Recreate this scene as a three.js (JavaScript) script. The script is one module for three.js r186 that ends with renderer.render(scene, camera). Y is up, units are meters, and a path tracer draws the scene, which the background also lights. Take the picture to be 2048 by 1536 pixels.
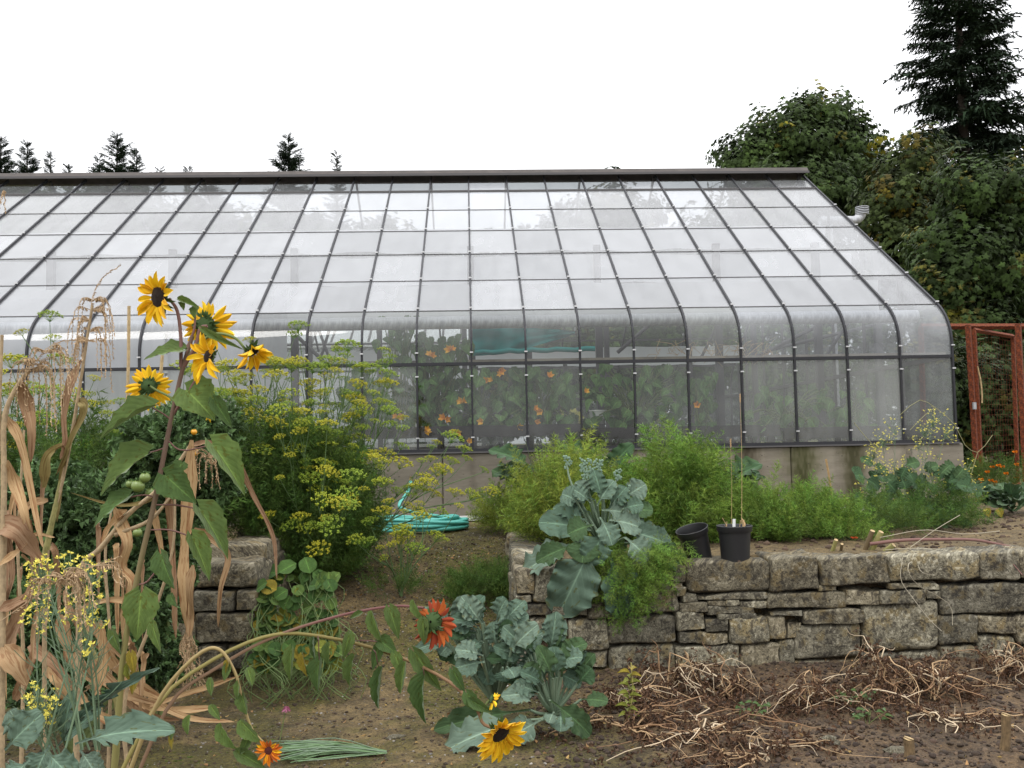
import * as THREE from 'three';
import { ImprovedNoise } from 'three/addons/math/ImprovedNoise.js';
import { mergeVertices } from 'three/addons/utils/BufferGeometryUtils.js';

// ---------- camera, sky, sun, exposure ----------
const scene = new THREE.Scene();
const EYE = 1.6, F = 1900;
const camera = new THREE.PerspectiveCamera(2 * Math.atan(768 / F) * 180 / Math.PI, 4 / 3, 0.1, 900);
camera.position.set(0, EYE, 0);
camera.rotation.set(0.062, -0.04216, -0.01938, 'YXZ');
camera.updateMatrixWorld(true);

const renderer = new THREE.WebGLRenderer({ antialias: true });
renderer.toneMapping = THREE.LinearToneMapping;
renderer.toneMappingExposure = 1.22;
renderer.shadowMap.enabled = true;

{ // overcast sky: even white cloud, brighter towards the zenith
  const W = 256, Hh = 128, a = new Float32Array(W * Hh * 4), nz = new ImprovedNoise();
  for (let j = 0; j < Hh; j++) for (let i = 0; i < W; i++) {
    const el = ((j + 0.5) / Hh - 0.5) * Math.PI, az = (i + 0.5) / W * Math.PI * 2, s = Math.max(0, Math.sin(el)), c = Math.cos(el);
    const n = 1 + 0.05 * nz.noise(Math.cos(az) * c * 2.2 + 5, s * 4, Math.sin(az) * c * 2.2);
    const l = (1.08 + 1.05 * s) * n * (el < 0 ? 0.5 : 1), k = (j * W + i) * 4;
    a[k] = l * 0.985; a[k + 1] = l * 0.995; a[k + 2] = l * 1.02; a[k + 3] = 1;
  }
  const t = new THREE.DataTexture(a, W, Hh, THREE.RGBAFormat, THREE.FloatType);
  t.mapping = THREE.EquirectangularReflectionMapping; t.magFilter = t.minFilter = THREE.LinearFilter; t.wrapS = THREE.RepeatWrapping; t.needsUpdate = true;
  scene.background = t; scene.environment = t;
}
const sun = new THREE.DirectionalLight(new THREE.Color(1, 0.97, 0.92), 0.9);
sun.position.set(-9, 24, 6); sun.target.position.set(0, 0, -8);
sun.castShadow = true; sun.shadow.radius = 40; sun.shadow.mapSize.set(2048, 2048);
Object.assign(sun.shadow.camera, { left: -16, right: 16, top: 16, bottom: -16, near: 1, far: 80 });
scene.add(sun, sun.target);

// ---------- helpers ----------
function rng(seed) { let s = seed * 2654435761 >>> 0; return () => { s = (s + 0x6d2b79f5) | 0; let t = Math.imul(s ^ (s >>> 15), 1 | s); t = (t + Math.imul(t ^ (t >>> 7), 61 | t)) ^ t; return ((t ^ (t >>> 14)) >>> 0) / 4294967296; }; }
const V = (x, y, z) => new THREE.Vector3(x, y, z), lerp = (a, b, t) => a + (b - a) * t, clamp = (x, a, b) => Math.min(b, Math.max(a, x));
const sst = (a, b, x) => { const t = clamp((x - a) / (b - a), 0, 1); return t * t * (3 - 2 * t); };
const noiser = new ImprovedNoise(), noise = (x, y, z = 0) => noiser.noise(x, y, z);
const fbm = (x, y, z = 0) => noise(x, y, z) + 0.5 * noise(2.1 * x, 2.1 * y, 2.1 * z + 7) + 0.25 * noise(4.3 * x, 4.3 * y, 4.3 * z + 3);
// the point at depth d (metres in front of the camera along -z) seen at a place of the photograph
function P(px, py, d) { const v = V((px - 1024) / F, -(py - 768) / F, -1).applyQuaternion(camera.quaternion); return v.multiplyScalar(d / -v.z).add(camera.position); }
const used = {};
const numbered = (n) => { const k = used[n] = (used[n] ?? -1) + 1; return k ? n + '_' + String(k).padStart(3, '0') : n; };
const origin = new WeakMap();
function shade(o) { o.traverse((m) => { if (m.isMesh) { m.castShadow = true; m.receiveShadow = true; } }); return o; }
function thing(name, label, category, pos, group) {
  const o = new THREE.Group(); o.name = numbered(name); o.position.copy(pos); o.userData = { label, category }; if (group) o.userData.group = group;
  origin.set(o, pos.clone()); scene.add(o); return o;
}
function add(parent, name, geo, mat, m4) { // geometry in world coordinates, or placed by a matrix
  const o = new THREE.Mesh(geo, mat), org = origin.get(parent) ?? V(0, 0, 0); o.name = name; o.castShadow = o.receiveShadow = true;
  if (m4) { o.applyMatrix4(m4); o.position.sub(org); } else if (parent !== scene && !geo.userData.moved) { geo.translate(-org.x, -org.y, -org.z); geo.userData.moved = true; }
  origin.set(o, m4 ? V(0, 0, 0) : org); parent.add(o); return o;
}
function structure(name, geo, mat) { const o = new THREE.Mesh(geo, mat); o.name = numbered(name); o.userData.kind = 'structure'; o.castShadow = o.receiveShadow = true; scene.add(o); return o; }
function copies(parent, name, geo, mat, list, colors) { // a mass nobody could count, as one instanced part
  const o = new THREE.InstancedMesh(geo, mat, list.length), org = origin.get(parent) ?? V(0, 0, 0), m = new THREE.Matrix4();
  list.forEach((l, i) => { m.copy(l); m.elements[12] -= org.x; m.elements[13] -= org.y; m.elements[14] -= org.z; o.setMatrixAt(i, m); });
  if (colors) colors.forEach((c, i) => o.setColorAt(i, c));
  o.name = name; o.userData.kind = 'stuff'; o.castShadow = o.receiveShadow = true; parent.add(o); return o;
}
function M4(pos, yAxis, spin, sx, sy = sx, sz = sx) { // y axis along yAxis, spun round it
  const q = new THREE.Quaternion().setFromUnitVectors(V(0, 1, 0), yAxis.clone().normalize()).multiply(new THREE.Quaternion().setFromAxisAngle(V(0, 1, 0), spin));
  return new THREE.Matrix4().compose(pos, q, V(sx, sy, sz));
}
const curve = (pts, n = 16) => new THREE.CatmullRomCurve3(pts, false, 'centripetal').getPoints(n);
class MB {
  constructor() { this.p = []; this.u = []; this.c = []; this.i = []; }
  v(x, y, z, u = 0, w = 0, c) { this.p.push(x, y, z); this.u.push(u, w); c ? this.c.push(c[0], c[1], c[2]) : this.c.push(1, 1, 1); return this.p.length / 3 - 1; }
  tri(a, b, c) { this.i.push(a, b, c); }
  quad(a, b, c, d) { this.i.push(a, b, c, a, c, d); }
  tube(pts, r, sides = 5, col, cap = true) {
    const n = pts.length, rad = typeof r === 'function' ? r : (t) => Array.isArray(r) ? lerp(r[0], r[1], t) : r; let nrm = null, prev = null, len = 0;
    for (let k = 0; k < n; k++) {
      const c = typeof col === 'function' ? col(k / (n - 1)) : col;
      const t = pts[Math.min(k + 1, n - 1)].clone().sub(pts[Math.max(k - 1, 0)]).normalize();
      if (!nrm) nrm = (Math.abs(t.y) < 0.9 ? V(0, 1, 0) : V(1, 0, 0)); nrm = nrm.clone().addScaledVector(t, -nrm.dot(t)).normalize();
      const bi = t.clone().cross(nrm), ring = []; if (k) len += pts[k].distanceTo(pts[k - 1]);
      for (let s = 0; s <= sides; s++) { const a = s / sides * Math.PI * 2, q = rad(k / (n - 1)), x = Math.cos(a) * q, y = Math.sin(a) * q; ring.push(this.v(pts[k].x + nrm.x * x + bi.x * y, pts[k].y + nrm.y * x + bi.y * y, pts[k].z + nrm.z * x + bi.z * y, s / sides, len * 8, c)); }
      if (prev) for (let s = 0; s < sides; s++) this.quad(prev[s], ring[s], ring[s + 1], prev[s + 1]);
      if (cap && (k === 0 || k === n - 1)) { const m = this.v(pts[k].x, pts[k].y, pts[k].z, 0.5, len * 8, c); for (let s = 0; s < sides; s++) k ? this.tri(m, ring[s], ring[s + 1]) : this.tri(m, ring[s + 1], ring[s]); }
      prev = ring;
    }
    return this;
  }
  ribbon(pts, width, face, { fold = 0.15, twist = 0, wave = 0, c, taper, vs = 3 } = {}) { // a blade: five vertices across, a fold along the midrib
    const n = pts.length; let prev = null, len = 0;
    for (let k = 0; k < n; k++) {
      const t = k / (n - 1), tan = pts[Math.min(k + 1, n - 1)].clone().sub(pts[Math.max(k - 1, 0)]).normalize(); if (k) len += pts[k].distanceTo(pts[k - 1]);
      let nz = face.clone().addScaledVector(tan, -face.dot(tan)).normalize(); nz.applyAxisAngle(tan, twist * t + wave * 0.6 * Math.sin(t * 11));
      const sd = tan.clone().cross(nz), w = width * (0.9 + 0.25 * noise(t * 9 + width * 50, width * 31) + 0.07 * noise(t * 37, width * 71)) * (taper ? taper(t) : Math.min(1, 0.35 + t * 5) * Math.pow(1 - t, 0.55) + 0.01), row = [];
      for (let s = -2; s <= 2; s++) { const q = s / 2 * w / 2, z = fold * Math.abs(s / 2) * w + wave * w * 0.35 * Math.sin(t * 19 + s) * Math.abs(s) / 2; row.push(this.v(pts[k].x + sd.x * q + nz.x * z, pts[k].y + sd.y * q + nz.y * z, pts[k].z + sd.z * q + nz.z * z, 0.5 + s / 4, len * vs, c)); }
      if (prev) for (let s = 0; s < 4; s++) this.quad(prev[s], prev[s + 1], row[s + 1], row[s]);
      prev = row;
    }
    return this;
  }
  box(cx, cy, cz, sx, sy, sz, c) {
    const X = [cx - sx / 2, cx + sx / 2], Y = [cy - sy / 2, cy + sy / 2], Z = [cz - sz / 2, cz + sz / 2];
    const f = (pts, uv) => { const k = pts.map((q, n) => this.v(...q, ...uv[n], c)); this.quad(...k); };
    for (const z of [1, 0]) f((z ? [[0, 0], [1, 0], [1, 1], [0, 1]] : [[1, 0], [0, 0], [0, 1], [1, 1]]).map(([a, b]) => [X[a], Y[b], Z[z]]), [[0, 0], [1, 0], [1, 1], [0, 1]].map(([a, b]) => [X[a], Y[b]]));
    for (const x of [1, 0]) f((x ? [[1, 0], [0, 0], [0, 1], [1, 1]] : [[0, 0], [1, 0], [1, 1], [0, 1]]).map(([a, b]) => [X[x], Y[b], Z[a]]), [[0, 0], [1, 0], [1, 1], [0, 1]].map(([a, b]) => [Z[a], Y[b]]));
    for (const y of [1, 0]) f((y ? [[0, 1], [1, 1], [1, 0], [0, 0]] : [[0, 0], [1, 0], [1, 1], [0, 1]]).map(([a, b]) => [X[a], Y[y], Z[b]]), [[0, 0], [1, 0], [1, 1], [0, 1]].map(([a, b]) => [X[a], Z[b]]));
    return this;
  }
  geo(geoIn, m4, c) { // join another geometry
    const g = geoIn, pa = g.attributes.position, ua = g.attributes.uv, ca = g.attributes.color, o = this.p.length / 3, q = V(0, 0, 0);
    for (let k = 0; k < pa.count; k++) { q.fromBufferAttribute(pa, k); if (m4) q.applyMatrix4(m4); this.v(q.x, q.y, q.z, ua ? ua.getX(k) : 0, ua ? ua.getY(k) : 0, c ?? (ca ? [ca.getX(k), ca.getY(k), ca.getZ(k)] : null)); }
    if (g.index) for (let k = 0; k < g.index.count; k++) this.i.push(g.index.getX(k) + o); else for (let k = 0; k < pa.count; k++) this.i.push(k + o);
    return this;
  }
  build(flat) {
    let g = new THREE.BufferGeometry();
    g.setAttribute('position', new THREE.Float32BufferAttribute(this.p, 3)); g.setAttribute('uv', new THREE.Float32BufferAttribute(this.u, 2)); g.setAttribute('color', new THREE.Float32BufferAttribute(this.c, 3)); g.setIndex(this.i);
    if (flat) g = g.toNonIndexed(); g.computeVertexNormals(); return g;
  }
}
// ---------- textures ----------
function lattice(per, seed) { const r = rng(seed), a = new Float32Array(per * per); for (let k = 0; k < a.length; k++) a[k] = r(); return (x, y) => { const i = Math.floor(x), j = Math.floor(y), fx = x - i, fy = y - j, sx = fx * fx * (3 - 2 * fx), sy = fy * fy * (3 - 2 * fy), w = (p) => ((p % per) + per) % per, A = w(i), B = w(i + 1), C = w(j) * per, D = w(j + 1) * per; return lerp(lerp(a[C + A], a[C + B], sx), lerp(a[D + A], a[D + B], sx), sy); }; }
function tileable(size, base, seed, oct = 4, fall = 0.5, stretch = 1) { // fractal value noise that repeats
  const out = new Float32Array(size * size); let amp = 1, tot = 0;
  for (let o = 0; o < oct; o++) { const per = base << o, f = lattice(per, seed + o * 17); for (let j = 0; j < size; j++) for (let i = 0; i < size; i++) out[j * size + i] += amp * f(i / size * per, j / size * per * stretch); tot += amp; amp *= fall; }
  for (let k = 0; k < out.length; k++) out[k] /= tot; return out;
}
function tex(w, h, fn, srgb = true) {
  const a = new Uint8Array(w * h * 4);
  for (let j = 0; j < h; j++) for (let i = 0; i < w; i++) { const c = fn(i, j, j * w + i), k = (j * w + i) * 4; if (typeof c === 'number') a[k] = a[k + 1] = a[k + 2] = clamp(c, 0, 1) * 255; else { a[k] = clamp(c[0], 0, 255); a[k + 1] = clamp(c[1], 0, 255); a[k + 2] = clamp(c[2], 0, 255); } a[k + 3] = 255; }
  const t = new THREE.DataTexture(a, w, h); t.wrapS = t.wrapT = THREE.RepeatWrapping; t.magFilter = THREE.LinearFilter; t.minFilter = THREE.LinearFilter; if (srgb) t.colorSpace = THREE.SRGBColorSpace; t.needsUpdate = true; return t;
}
const mix3 = (a, b, t) => [lerp(a[0], b[0], t), lerp(a[1], b[1], t), lerp(a[2], b[2], t)];
const T = {};
{
  const S = 1024, big = tileable(S, 5, 1, 3), mid = tileable(S, 24, 2, 3), fine = tileable(S, 128, 3, 3, 0.8), r = rng(9), speck = new Float32Array(S * S);
  for (let k = 0; k < 5200; k++) { const x = r() * S | 0, y = r() * S | 0, s = 0.6 + r() * r() * 2.6, b = r() < 0.7 ? 0.25 + 0.75 * r() : -0.6; for (let j = -4; j <= 4; j++) for (let i = -4; i <= 4; i++) if (i * i + j * j * 1.5 < s * s) speck[((y + j + S) % S) * S + (x + i + S) % S] = b; }
  T.soil = tex(S, S, (i, j, k) => { const v = big[k] * 0.3 + mid[k] * 0.35 + fine[k] * 0.55; let c = mix3([50, 40, 28], [146, 124, 94], clamp((v - 0.28) * 1.45, 0, 1)); if (speck[k] > 0) c = mix3(c, [190, 178, 156], speck[k] * 0.6); if (speck[k] < 0) c = mix3(c, [30, 22, 16], 0.7); return c; });
  T.soilBump = tex(S, S, (i, j, k) => mid[k] * 0.5 + fine[k] * 0.4 + speck[k] * 0.15, false);
}
{
  const S = 512, a = tileable(S, 6, 21, 5, 0.62), b = tileable(S, 64, 23, 3, 0.8), c = tileable(S, 9, 29, 4), d = tileable(S, 22, 37, 3, 0.6);
  T.stone = tex(S, S, (i, j, k) => { let q = mix3([64, 60, 50], [160, 155, 136], clamp((a[k] * 0.45 + b[k] * 0.55 - 0.27) * 2, 0, 1)); q = mix3(q, [122, 106, 70], sst(0.5, 0.72, c[k]) * 0.6); q = mix3(q, [188, 184, 168], sst(0.66, 0.74, d[k]) * 0.55); return mix3(q, [46, 42, 36], sst(0.4, 0.3, d[k]) * 0.6); });
  T.stoneBump = tex(S, S, (i, j, k) => a[k] * 0.6 + b[k] * 0.4, false);
}
{
  const S = 256, a = tileable(S, 8, 31, 4), n = lattice(64, 33), m = lattice(8, 35), dk = tileable(S, 12, 39, 3);
  T.blade = tex(S, S, (i, j, k) => { const s = n(i / 4, j / S * 2), e = Math.abs(i / S - 0.5) * 2, ri = e < 0.05 ? 0.35 : 0; return mix3(mix3([190, 160, 124], [230, 208, 174], clamp(s * 0.55 + a[k] * 0.4 + ri, 0, 1)), [150, 108, 78], sst(0.55, 0.85, m(i / S * 4, j / S * 5)) * 0.55 + sst(0.62, 0.72, dk[k]) * 0.45); });
  T.streak = tex(S, S, (i, j, k) => 0.35 + 0.65 * n(i / 3, j / S * 3) * (0.6 + 0.4 * a[k]), false);
  // veins of a broad leaf: u across, v from the stalk to the tip
  T.leaf = tex(S, S, (i, j, k) => { const u = Math.abs(i / S - 0.5) * 2, v = j / S, mid = Math.exp(-u * u / 0.0012), ph = (v - u * 0.42) * 7.5, vein = Math.exp(-Math.pow((ph - Math.round(ph)) / 0.07, 2)) * (1 - u) * 0.75, mo = a[k]; const q = mix3([168, 172, 160], [222, 224, 212], mo); return mix3(mix3(q, [255, 255, 240], clamp(mid + vein * 0.55, 0, 1)), [176, 150, 96], sst(0.7, 0.78, dk[k]) * 0.7); });
  T.leafBump = tex(S, S, (i, j, k) => { const u = Math.abs(i / S - 0.5) * 2, v = j / S, ph = (v - u * 0.42) * 7.5, f = Math.abs(ph - Math.round(ph)) * 2; return 0.25 + 0.5 * (1 - f * f) * 0 + 0.5 * f * (1 - 0.2 * u) + 0.25 * a[k]; }, false);
  T.mottle = tex(S, S, (i, j, k) => { const q = 0.72 + 0.38 * a[k]; return [255 * q, 255 * q, 255 * q]; });
  T.rust = tex(S, S, (i, j, k) => mix3(mix3([112, 58, 34], [178, 96, 54], clamp(a[k] * 2 - 0.5, 0, 1)), [84, 46, 32], sst(0.5, 0.8, dk[k]) * 0.7));
}
// ---------- materials ----------
const lin = (r, g, b) => new THREE.Color().setRGB(r, g, b);
const std = (o) => new THREE.MeshStandardMaterial({ roughness: 0.85, ...o });
const leafMat = (r, g, b, o = {}) => new THREE.MeshPhysicalMaterial({ color: lin(r, g, b), map: T.leaf, bumpMap: T.leafBump, bumpScale: 0.002, roughness: 0.92, transmission: 0.22, thickness: 0, side: THREE.DoubleSide, vertexColors: true, specularIntensity: 0.6, ...o });
const plantMat = (r, g, b, o = {}) => new THREE.MeshPhysicalMaterial({ color: lin(r, g, b), roughness: 0.9, transmission: 0.2, thickness: 0, side: THREE.DoubleSide, vertexColors: true, specularIntensity: 0.5, ...o });
const stemMat = (r, g, b) => std({ color: lin(r, g, b), vertexColors: true, roughness: 0.75 });
const M = {
  soil: std({ map: T.soil, bumpMap: T.soilBump, bumpScale: 0.03, vertexColors: true, roughness: 0.96 }),
  clod: std({ color: lin(0.075, 0.05, 0.034), map: T.mottle, roughness: 0.97, flatShading: false }),
  stones: [[1, 0.98, 0.93], [0.88, 0.85, 0.8], [0.68, 0.66, 0.63], [1.08, 1.0, 0.88], [0.8, 0.75, 0.67], [1.3, 1.27, 1.2]].map(([r, g, b]) => std({ color: lin(0.84 * r, 0.84 * g, 0.84 * b), map: T.stone, bumpMap: T.stoneBump, bumpScale: 0.012, roughness: 0.94 })),
  core: std({ color: lin(0.6, 0.55, 0.5), map: T.soil, bumpMap: T.soilBump, bumpScale: 0.03, roughness: 1 }),
  compost: std({ color: lin(0.03, 0.025, 0.018), roughness: 1 }),
  bar: std({ color: lin(0.02, 0.02, 0.024), roughness: 0.55, metalness: 0.2 }),
  barLight: std({ color: lin(0.09, 0.085, 0.085), roughness: 0.6, metalness: 0.2 }),
  ridge: std({ color: lin(0.075, 0.06, 0.052), roughness: 0.65, map: T.mottle }),
  clip: std({ color: lin(0.55, 0.55, 0.55), roughness: 0.35, metalness: 0.6 }),
  galv: std({ color: lin(0.5, 0.51, 0.53), roughness: 0.45, metalness: 0.25, map: T.mottle }),
  white: std({ color: lin(0.68, 0.68, 0.66), roughness: 0.7 }),
  curtain: new THREE.MeshPhysicalMaterial({ color: lin(0.72, 0.73, 0.74), roughness: 0.95, transmission: 0.4, thickness: 0, side: THREE.DoubleSide }),
  film: new THREE.MeshPhysicalMaterial({ color: lin(0.62, 0.63, 0.65), roughness: 0.95, transmission: 0.35, thickness: 0, side: THREE.DoubleSide }),
  rust: std({ map: T.rust, color: lin(0.55, 0.48, 0.42), roughness: 0.95 }),
  plastic: std({ color: lin(0.012, 0.012, 0.013), roughness: 0.48, bumpMap: T.stoneBump, bumpScale: 0.0008, side: THREE.DoubleSide }),
  hose: std({ color: lin(0.085, 0.4, 0.34), roughness: 0.42 }),
  tan: std({ color: lin(0.42, 0.28, 0.13), map: T.mottle, roughness: 0.85 }),
  bamboo: std({ color: lin(0.5, 0.36, 0.18), map: T.mottle, roughness: 0.7 }),
};
// ---------- ground ----------
const GW = 10.4, SILL = 1.532, TERR = 0.77;                        // depth of the greenhouse wall, height of its sill, level of the upper terrace
const PATHL = -1.5, PATHR = 0.27;
function H(x, d) {
  const path = 0.755 * sst(5.9, 9.6, d), T1 = sst(6.6, 6.74, d) * Math.max(sst(PATHL - 0.08, PATHL - 0.24, x), sst(PATHR + 0.08, PATHR + 0.24, x));
  const rough = d < 11 ? 0.018 * fbm(x * 2.3, d * 2.3) + 0.012 * noise(x * 7, d * 7) : 0, bed = sst(0.4, 1.2, x) * sst(6.7, 6.3, d);
  return lerp(path, TERR + 0.02 * fbm(x * 1.7, d * 1.7, 9), T1) + rough * (1 + bed * 1.6) + bed * 0.03;
}
const onG = (px, d, lift = 0, py = 1100) => { const p = P(px, py, d); p.y = H(p.x, d) + lift; return p; };
{
  const xs = [], ds = []; for (let x = -5.2; x <= 7.2; x += 0.055) xs.push(x); for (let d = 3.0; d <= 10.9; d += 0.055) ds.push(d);
  for (let k = 0, s = 0.2; k < 22; k++, s *= 1.42) { xs.unshift(xs[0] - s); xs.push(xs[xs.length - 1] + s); ds.unshift(ds[0] - s * 0.8); ds.push(ds[ds.length - 1] + s); }
  const b = new MB(), nx = xs.length;
  for (const d of ds) for (const x of xs) {
    const bed = sst(0.35, 1.1, x + 0.25 * noise(x, d)) * sst(6.8, 6.4, d), pth = (x > PATHL - 0.2 && x < PATHR + 0.3) || d < 6.6 ? 1 - bed : 0;
    let c = mix3([0.92, 0.92, 0.7], [0.66, 0.6, 0.53], bed); const moss = sst(0.12, 0.6, fbm(x * 1.3 + 3, d * 1.1) + 0.32 + 0.5 * noise(x * 9, d * 9) + (x > -0.45 && x < 0.4 && d > 6 ? 0.6 : 0.12)) * pth * (d < 10 ? 1 : 0);
    c = mix3(c, [0.5, 0.62, 0.17], moss * 0.85);
    if (d > 12) c = [0.7, 1.0, 0.4];
    b.v(x, H(x, d), -d, x / 1.7, d / 1.7, c);
  }
  for (let j = 0; j < ds.length - 1; j++) for (let i = 0; i < nx - 1; i++) b.quad(j * nx + i, j * nx + i + 1, (j + 1) * nx + i + 1, (j + 1) * nx + i);
  structure('ground', b.build(), M.soil);
}
function scatter(name, label, category, geo, mat, list, colors) {
  const o = copies(scene, numbered(name), geo, mat, list, colors); o.userData = { kind: 'stuff', label, category }; return o;
}
function rockGeo(seed, detail = 1) { const g = mergeVertices((() => { const q = new THREE.IcosahedronGeometry(1, detail); q.deleteAttribute('normal'); q.deleteAttribute('uv'); return q; })()); const p = g.attributes.position, v = V(0, 0, 0); for (let k = 0; k < p.count; k++) { v.fromBufferAttribute(p, k); v.multiplyScalar(1 + 0.6 * noise(v.x * 1.5 + seed, v.y * 1.5, v.z * 1.5) + 0.3 * noise(v.x * 4, v.y * 4 + seed, v.z * 4)); p.setXYZ(k, v.x, v.y * 0.7, v.z); } const uv = new Float32Array(p.count * 2); for (let k = 0; k < p.count; k++) { uv[k * 2] = p.getX(k); uv[k * 2 + 1] = p.getZ(k); } g.setAttribute('uv', new THREE.BufferAttribute(uv, 2)); g.computeVertexNormals(); return g; }
{
  const r = rng(5), clods = [], cc = [], grit = [], gc = [];
  for (let k = 0; k < 13000; k++) { const d = 4.2 + r() * 2.3, x = 0.3 + r() * 4.6; const s = 0.002 + 0.013 * Math.pow(r(), 4) + 0.004 * r(); clods.push(M4(V(x, H(x, d) + s * 0.15, -d), V(r() - 0.5, 1, r() - 0.5), r() * 6, s * (0.8 + r() * 0.6), s, s)); const q = 0.45 + 1.5 * r() * r(); cc.push(lin(q, q * (0.92 + 0.1 * r()), q * 0.9)); }
  for (let k = 0; k < 7000; k++) { const d = 4.2 + r() * 5.6, x = d > 6.6 ? PATHL + r() * 1.8 : -3 + r() * 3.6, s = 0.002 + 0.007 * Math.pow(r(), 4); grit.push(M4(V(x, H(x, d) + s * 0.2, -d), V(r() - 0.5, 1, r() - 0.5), r() * 6, s * (0.8 + r() * 0.6), s, s)); const q = 0.1 + 0.28 * r() * r(); gc.push(lin(q, q * 0.9, q * 0.78)); }
  for (let k = 0; k < 1500; k++) { const d = 6.8 + r() * 3.2, x = 2 + r() * 5, s = 0.006 + 0.02 * Math.pow(r(), 3); clods.push(M4(V(x, H(x, d) + s * 0.2, -d), V(r() - 0.5, 1, r() - 0.5), r() * 6, s, s, s)); const q = 0.7 + 0.8 * r(); cc.push(lin(q, q * 0.95, q * 0.88)); }
  for (let k = 0; k < 9000; k++) { const d = 4.2 + r() * 5, x = d > 6.6 ? PATHL + r() * 1.8 : -3.2 + r() * 3.9, s = 0.002 + 0.009 * Math.pow(r(), 5) + 0.002 * r(); clods.push(M4(V(x, H(x, d) + s * 0.2, -d), V(r() - 0.5, 1, r() - 0.5), r() * 6, s * (0.8 + r() * 0.6), s * 0.8, s)); const q = 0.6 + 1.5 * r() * r(); cc.push(lin(q, q * (0.95 + 0.1 * r()), q * 0.88)); }
  scatter('soil_clod', 'loose brown clods of soil on the dug garden beds', 'soil', rockGeo(3), M.clod, clods, cc);
  scatter('path_grit', 'pale grit scattered over the brown earth path', 'grit', rockGeo(8, 0), std({ color: lin(1, 1, 1), roughness: 0.95 }), grit, gc);
}
// ---------- stone walls ----------
function stoneGeo(w, h, dp, seed) {
  let g = new THREE.BoxGeometry(w, h, dp, 9, 7, 5); g.deleteAttribute('normal'); g.deleteAttribute('uv'); g = mergeVertices(g, 1e-5);
  const p = g.attributes.position, v = V(0, 0, 0), c = V(0, 0, 0), rr = rng(seed + 11), r = Math.min(w, h) * (0.08 + 0.12 * rr()), sk = (rr() - 0.5) * 0.16, sk2 = (rr() - 0.5) * 0.1, ou = rr() * 7, ov = rr() * 7;
  const spr = (q, half) => { const t = q / half; return half * (Math.sign(t) * (1 - Math.pow(Math.max(0, 1 - Math.abs(t)), 1.5))); };   // rows of vertices closer to the edges
  const uv = new Float32Array(p.count * 2);
  for (let k = 0; k < p.count; k++) {
    v.fromBufferAttribute(p, k); v.set(spr(v.x, w / 2), spr(v.y, h / 2), spr(v.z, dp / 2));
    c.set(clamp(v.x, -w / 2 + r, w / 2 - r), clamp(v.y, -h / 2 + r, h / 2 - r), clamp(v.z, -dp / 2 + r, dp / 2 - r)); const dir = v.clone().sub(c); if (dir.lengthSq() > 0) { dir.normalize(); v.copy(c).addScaledVector(dir, r); }
    const n1 = noise(v.x * 5 + seed * 3.1, v.y * 5, v.z * 5), n2 = noise(v.x * 13 + seed, v.y * 13, v.z * 13), n3 = noise(v.x * 30, v.y * 30 + seed, v.z * 30);
    v.addScaledVector(dir, n1 * 0.022 + n2 * 0.009 + n3 * 0.004); v.x += sk * v.y; v.y += sk2 * v.x * (h / w);
    p.setXYZ(k, v.x, v.y, v.z); uv[k * 2] = (v.x + v.z * 0.8) / 0.55 + ou; uv[k * 2 + 1] = (v.y + v.z * 0.6) / 0.55 + ov;
  }
  g.setAttribute('uv', new THREE.BufferAttribute(uv, 2)); g.computeVertexNormals(); return g;
}
let stoneSeed = 1;
function stone(wall, cx, cy, cz, w, h, dp, turn = 0) { const s = stoneSeed++, r = rng(s); add(wall, 'stone', stoneGeo(w, h, dp, s), M.stones[Math.floor(r() * M.stones.length)], new THREE.Matrix4().makeRotationFromEuler(new THREE.Euler((r() - 0.5) * 0.05, turn + (r() - 0.5) * 0.05, (r() - 0.5) * 0.03)).setPosition(cx, cy, cz)); }
function pxStone(wall, x0, y0, x1, y1, d, dp = 0.3) { const r = rng(stoneSeed + 99), a = P(x0, y1, d), b = P(x1, y0, d), w = b.x - a.x + 0.002, h = b.y - a.y + 0.004 - (x1 - x0) / F * d * 0.0194 * 0; stone(wall, (a.x + b.x) / 2, (a.y + b.y) / 2, -d - dp / 2 + (r() - 0.5) * 0.04, w, h, dp); }
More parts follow.
